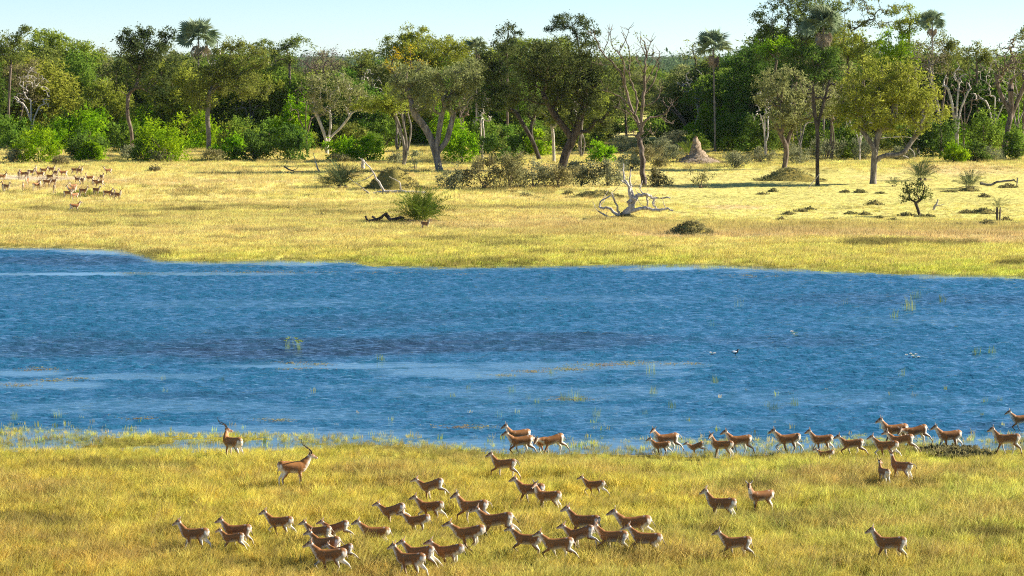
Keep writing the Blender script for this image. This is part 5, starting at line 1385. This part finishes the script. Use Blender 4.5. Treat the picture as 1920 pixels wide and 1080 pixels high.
for px, py, s in ((1218, 700, 1.1), (1250, 686, .9), (1035, 700, .5), (897, 706, .5), (1060, 752, .6), (1075, 748, .7), (1090, 753, .5), (990, 748, .5), (1005, 755, .5), (1690, 703, .7), (1830, 664, .8), (1845, 666, .7), (1860, 663, .6), (960, 735, .5),
                  (1438, 762, .6), (1450, 768, .5), (1118, 780, .5), (1210, 778, .5), (935, 782, .5), (1845, 755, .5), (1490, 760, .5), (305, 712, .5), (415, 715, .5), (695, 735, .5), (877, 728, .4), (1225, 738, .5), (108, 782, .5), (28, 785, .5),
                  (850, 745, .5), (680, 690, .5), (1868, 690, .5), (1875, 752, .5), (1260, 765, .5), (1340, 718, .5)):
    RT.append((px, py, s))
for i, (px, py, s) in enumerate(sorted(RT)):
    reeds(px, py, rg.choice((0, 1, 2)), s, 'small green reed tuft in the near half of the lake, %s from the left' % ordinal(i), 'small reed tufts in the near half of the lake')
# emergent grass of the shallows
X, Y = wedge(15000, 108, 136, 1.12, 4)
s = shore(X, Y); z = gz(X, Y); n = fbm(X * .30, Y * .9, 61)
pr = np.clip(1.0 + s / 7.0, 0, 1) ** 1.2 * np.clip((n - .47) * 6, 0, 1) * .9 + .004
keep = (s < 1) & (rs.random(len(X)) < pr)
X, Y, z, s = X[keep], Y[keep], z[keep], s[keep]
shal = [mesh_from('tuft', *reed_mesh(rg, 7, .30, .18, 0), mat_grass('shallows_grass')) for _ in range(4)]
sc = .5 + .7 * rs.random(len(X))
cc = np.where((rs.random(len(X)) < .55)[:, None], np.array([[.50, .43, .16]]), np.array([[.42, .46, .10]]))
scatter('shallows_grass', np.stack([X, Y, np.zeros(len(X)) - .02], -1), rs.uniform(0, 6.28, len(X)), np.stack([sc, sc, sc], -1), rs.integers(0, 4, len(X)), shal, 'thin grass growing out of the shallow water by the near bank', vary(cc))
# floating weed
mats = [(78, 692, 42, 3.5), (35, 722, 28, 2.6), (100, 713, 34, 2.2), (150, 710, 18, 1.5), (470, 510, 95, 3.2), (600, 511, 70, 2.2), (700, 511, 60, 2), (770, 512, 60, 1.5), (870, 514, 50, 1.2), (1432, 518, 66, 3), (250, 512, 70, 1), (1375, 516, 40, 1),
        (1130, 684, 70, 3), (1065, 692, 50, 3), (1190, 680, 40, 2.5), (1275, 682, 40, 2), (945, 704, 26, 1.6), (1000, 697, 40, 2), (540, 680, 40, 1.5), (590, 683, 40, 1.2), (270, 785, 40, 2), (520, 788, 30, 2), (880, 800, 60, 2.5), (1080, 748, 40, 3), (560, 692, 40, 1)]
C = []
for cx, cy, rx, ry in mats:
    k = int(10 + rx * ry * .42)
    for _ in range(k):
        a = rg.uniform(0, 6.28); r = rg.random() ** .7 * (1 + .35 * rg.gauss(0, 1))
        p = gnd(cx + math.cos(a) * r * rx, cy + math.sin(a) * r * ry, 0); C.append((p.x, p.y, .03))
C = np.array(C); rng = np.random.default_rng(4)
V, Q = leaf_quads(rng, C, np.full(len(C), .30), 7, .07, .0, 0.0)
V[:, 2] = .012 + np.abs(V[:, 2] - .03) * .35
tag(link('floating_weed', mesh_from('floating_weed', V, Q, M_weed)), 'rusty brown mats of floating water weed', None, None, 'stuff')
# water lilies
M_petal = mat_plain('white_petal', (.82, .80, .76), .5); M_pad = mat_plain('lily_pad', (.10, .17, .04), .4)
def lily(px, py, label, s=1.0):
    p = gnd(px, py, 0); o = empty('water_lily', p)
    V, F = [], []
    for ring, (n, el, L) in enumerate(((8, 25, .15), (7, 55, .13))):
        for i in range(n):
            a = 2 * math.pi * i / n + ring * .4; d = Vector((math.cos(a) * math.cos(R(el)), math.sin(a) * math.cos(R(el)), math.sin(R(el)))); sd = Vector((-math.sin(a), math.cos(a), 0)) * .04
            k = len(V); b = Vector((0, 0, .07)); V += [tuple(b), tuple(b + d * L * .6 - sd), tuple(b + d * L), tuple(b + d * L * .6 + sd)]; F.append((k, k + 1, k + 2, k + 3))
    link('petals', mesh_from('petals', V, F, M_petal), o)
    n = 14; V = [(.18, .1, .012)] + [(.18 + .2 * math.cos(a), .1 + .2 * math.sin(a), .012 + .01 * (i % 2)) for i, a in enumerate(np.linspace(.3, 6.0, n))]
    link('pad', mesh_from('pad', V, [(0, i, i + 1) for i in range(1, n)], M_pad), o)
    o.scale = (s, s, s); tag(o, label, 'flower', 'white water lilies on the lake')
lily(1485, 625, 'white water lily alone in the upper right of the lake', 1.2); lily(1489, 629, 'smaller white bloom touching the solitary lily', .8)
lily(1333, 664, 'white lily left of the black and white bird', .9); lily(1340, 665, 'second white lily nearest the black and white bird', .9)
for i, (x, y) in enumerate(((1700, 668), (1708, 666), (1712, 670), (1718, 667), (1723, 672))): lily(x, y, 'white water lily %s from the left in the cluster of five' % ordinal(i), .9)
# a bird on the water
b = gnd(1378, 666, 0)
bird = empty('water_bird', b, R(15))
def blob(name, c, r, mat, parent, n=12):
    V, F = [], []
    for i in range(n + 1):
        t = math.pi * i / n
        for j in range(n): a = 2 * math.pi * j / n; V.append((c[0] + r[0] * math.cos(t), c[1] + r[1] * math.sin(t) * math.cos(a), c[2] + r[2] * math.sin(t) * math.sin(a) * (1 if math.sin(a) > 0 else .8)))
    for i in range(n):
        for j in range(n): F.append((i * n + j, i * n + (j + 1) % n, (i + 1) * n + (j + 1) % n, (i + 1) * n + j))
    return link(name, mesh_from(name, V, F, mat, True), parent)
M_bblack = mat_plain('black_plumage', (.02, .02, .022), .6); M_bwhite = mat_plain('white_plumage', (.8, .8, .78), .7)
A = Acc(); A.tube(smooth_path([(-.24, 0, .22), (-.14, 0, .19), (0, 0, .18), (.13, 0, .22), (.18, 0, .30), (.20, 0, .36), (.25, 0, .37)], 4), np.interp(np.linspace(0, 1, 25), [0, .15, .4, .6, .72, .85, 1], [.015, .06, .10, .075, .04, .045, .02]), 12)
link('body', A.mesh('body', M_bblack), bird)
blob('wing', (-.04, -.07, .21), (.17, .035, .07), M_bwhite, bird); blob('wing', (-.04, .07, .21), (.17, .035, .07), M_bwhite, bird)
A = Acc(); A.tube([(.24, 0, .37), (.29, 0, .365), (.34, 0, .355)], [.015, .01, .003], 6); link('beak', A.mesh('beak', mat_plain('beak_horn', (.3, .2, .08))), bird)
for sy in (-.03, .03):
    A = Acc(); A.tube([(.02, sy, .12), (.03, sy, .05), (.02, sy, -.03)], [.012, .009, .008], 5); link('leg', A.mesh('leg', M_bblack), bird)
tag(bird, 'black and white bird standing in the shallow lake', 'bird')

# ------------------------------------------------------------------ the air: a thin haze over the plain
hz = bpy.data.materials.new('thin_haze'); hz.use_nodes = True
hn = hz.node_tree.nodes; hn.clear()
ho = hn.new('ShaderNodeOutputMaterial'); hv = hn.new('ShaderNodeVolumePrincipled')
hv.inputs['Color'].default_value = (.78, .90, 1.0, 1); hv.inputs['Density'].default_value = .000012; hv.inputs['Anisotropy'].default_value = .2
hz.node_tree.links.new(hv.outputs[0], ho.inputs['Volume'])
bv = [(x, y, z) for x in (-6200, 6200) for y in (-500, 12500) for z in (-2.0, 45.0)]
haze = link('haze', mesh_from('haze', bv, [(0, 1, 3, 2), (4, 6, 7, 5), (0, 4, 5, 1), (2, 3, 7, 6), (0, 2, 6, 4), (1, 5, 7, 3)], hz))
tag(haze, 'thin pale haze over the whole plain', None, None, 'stuff')
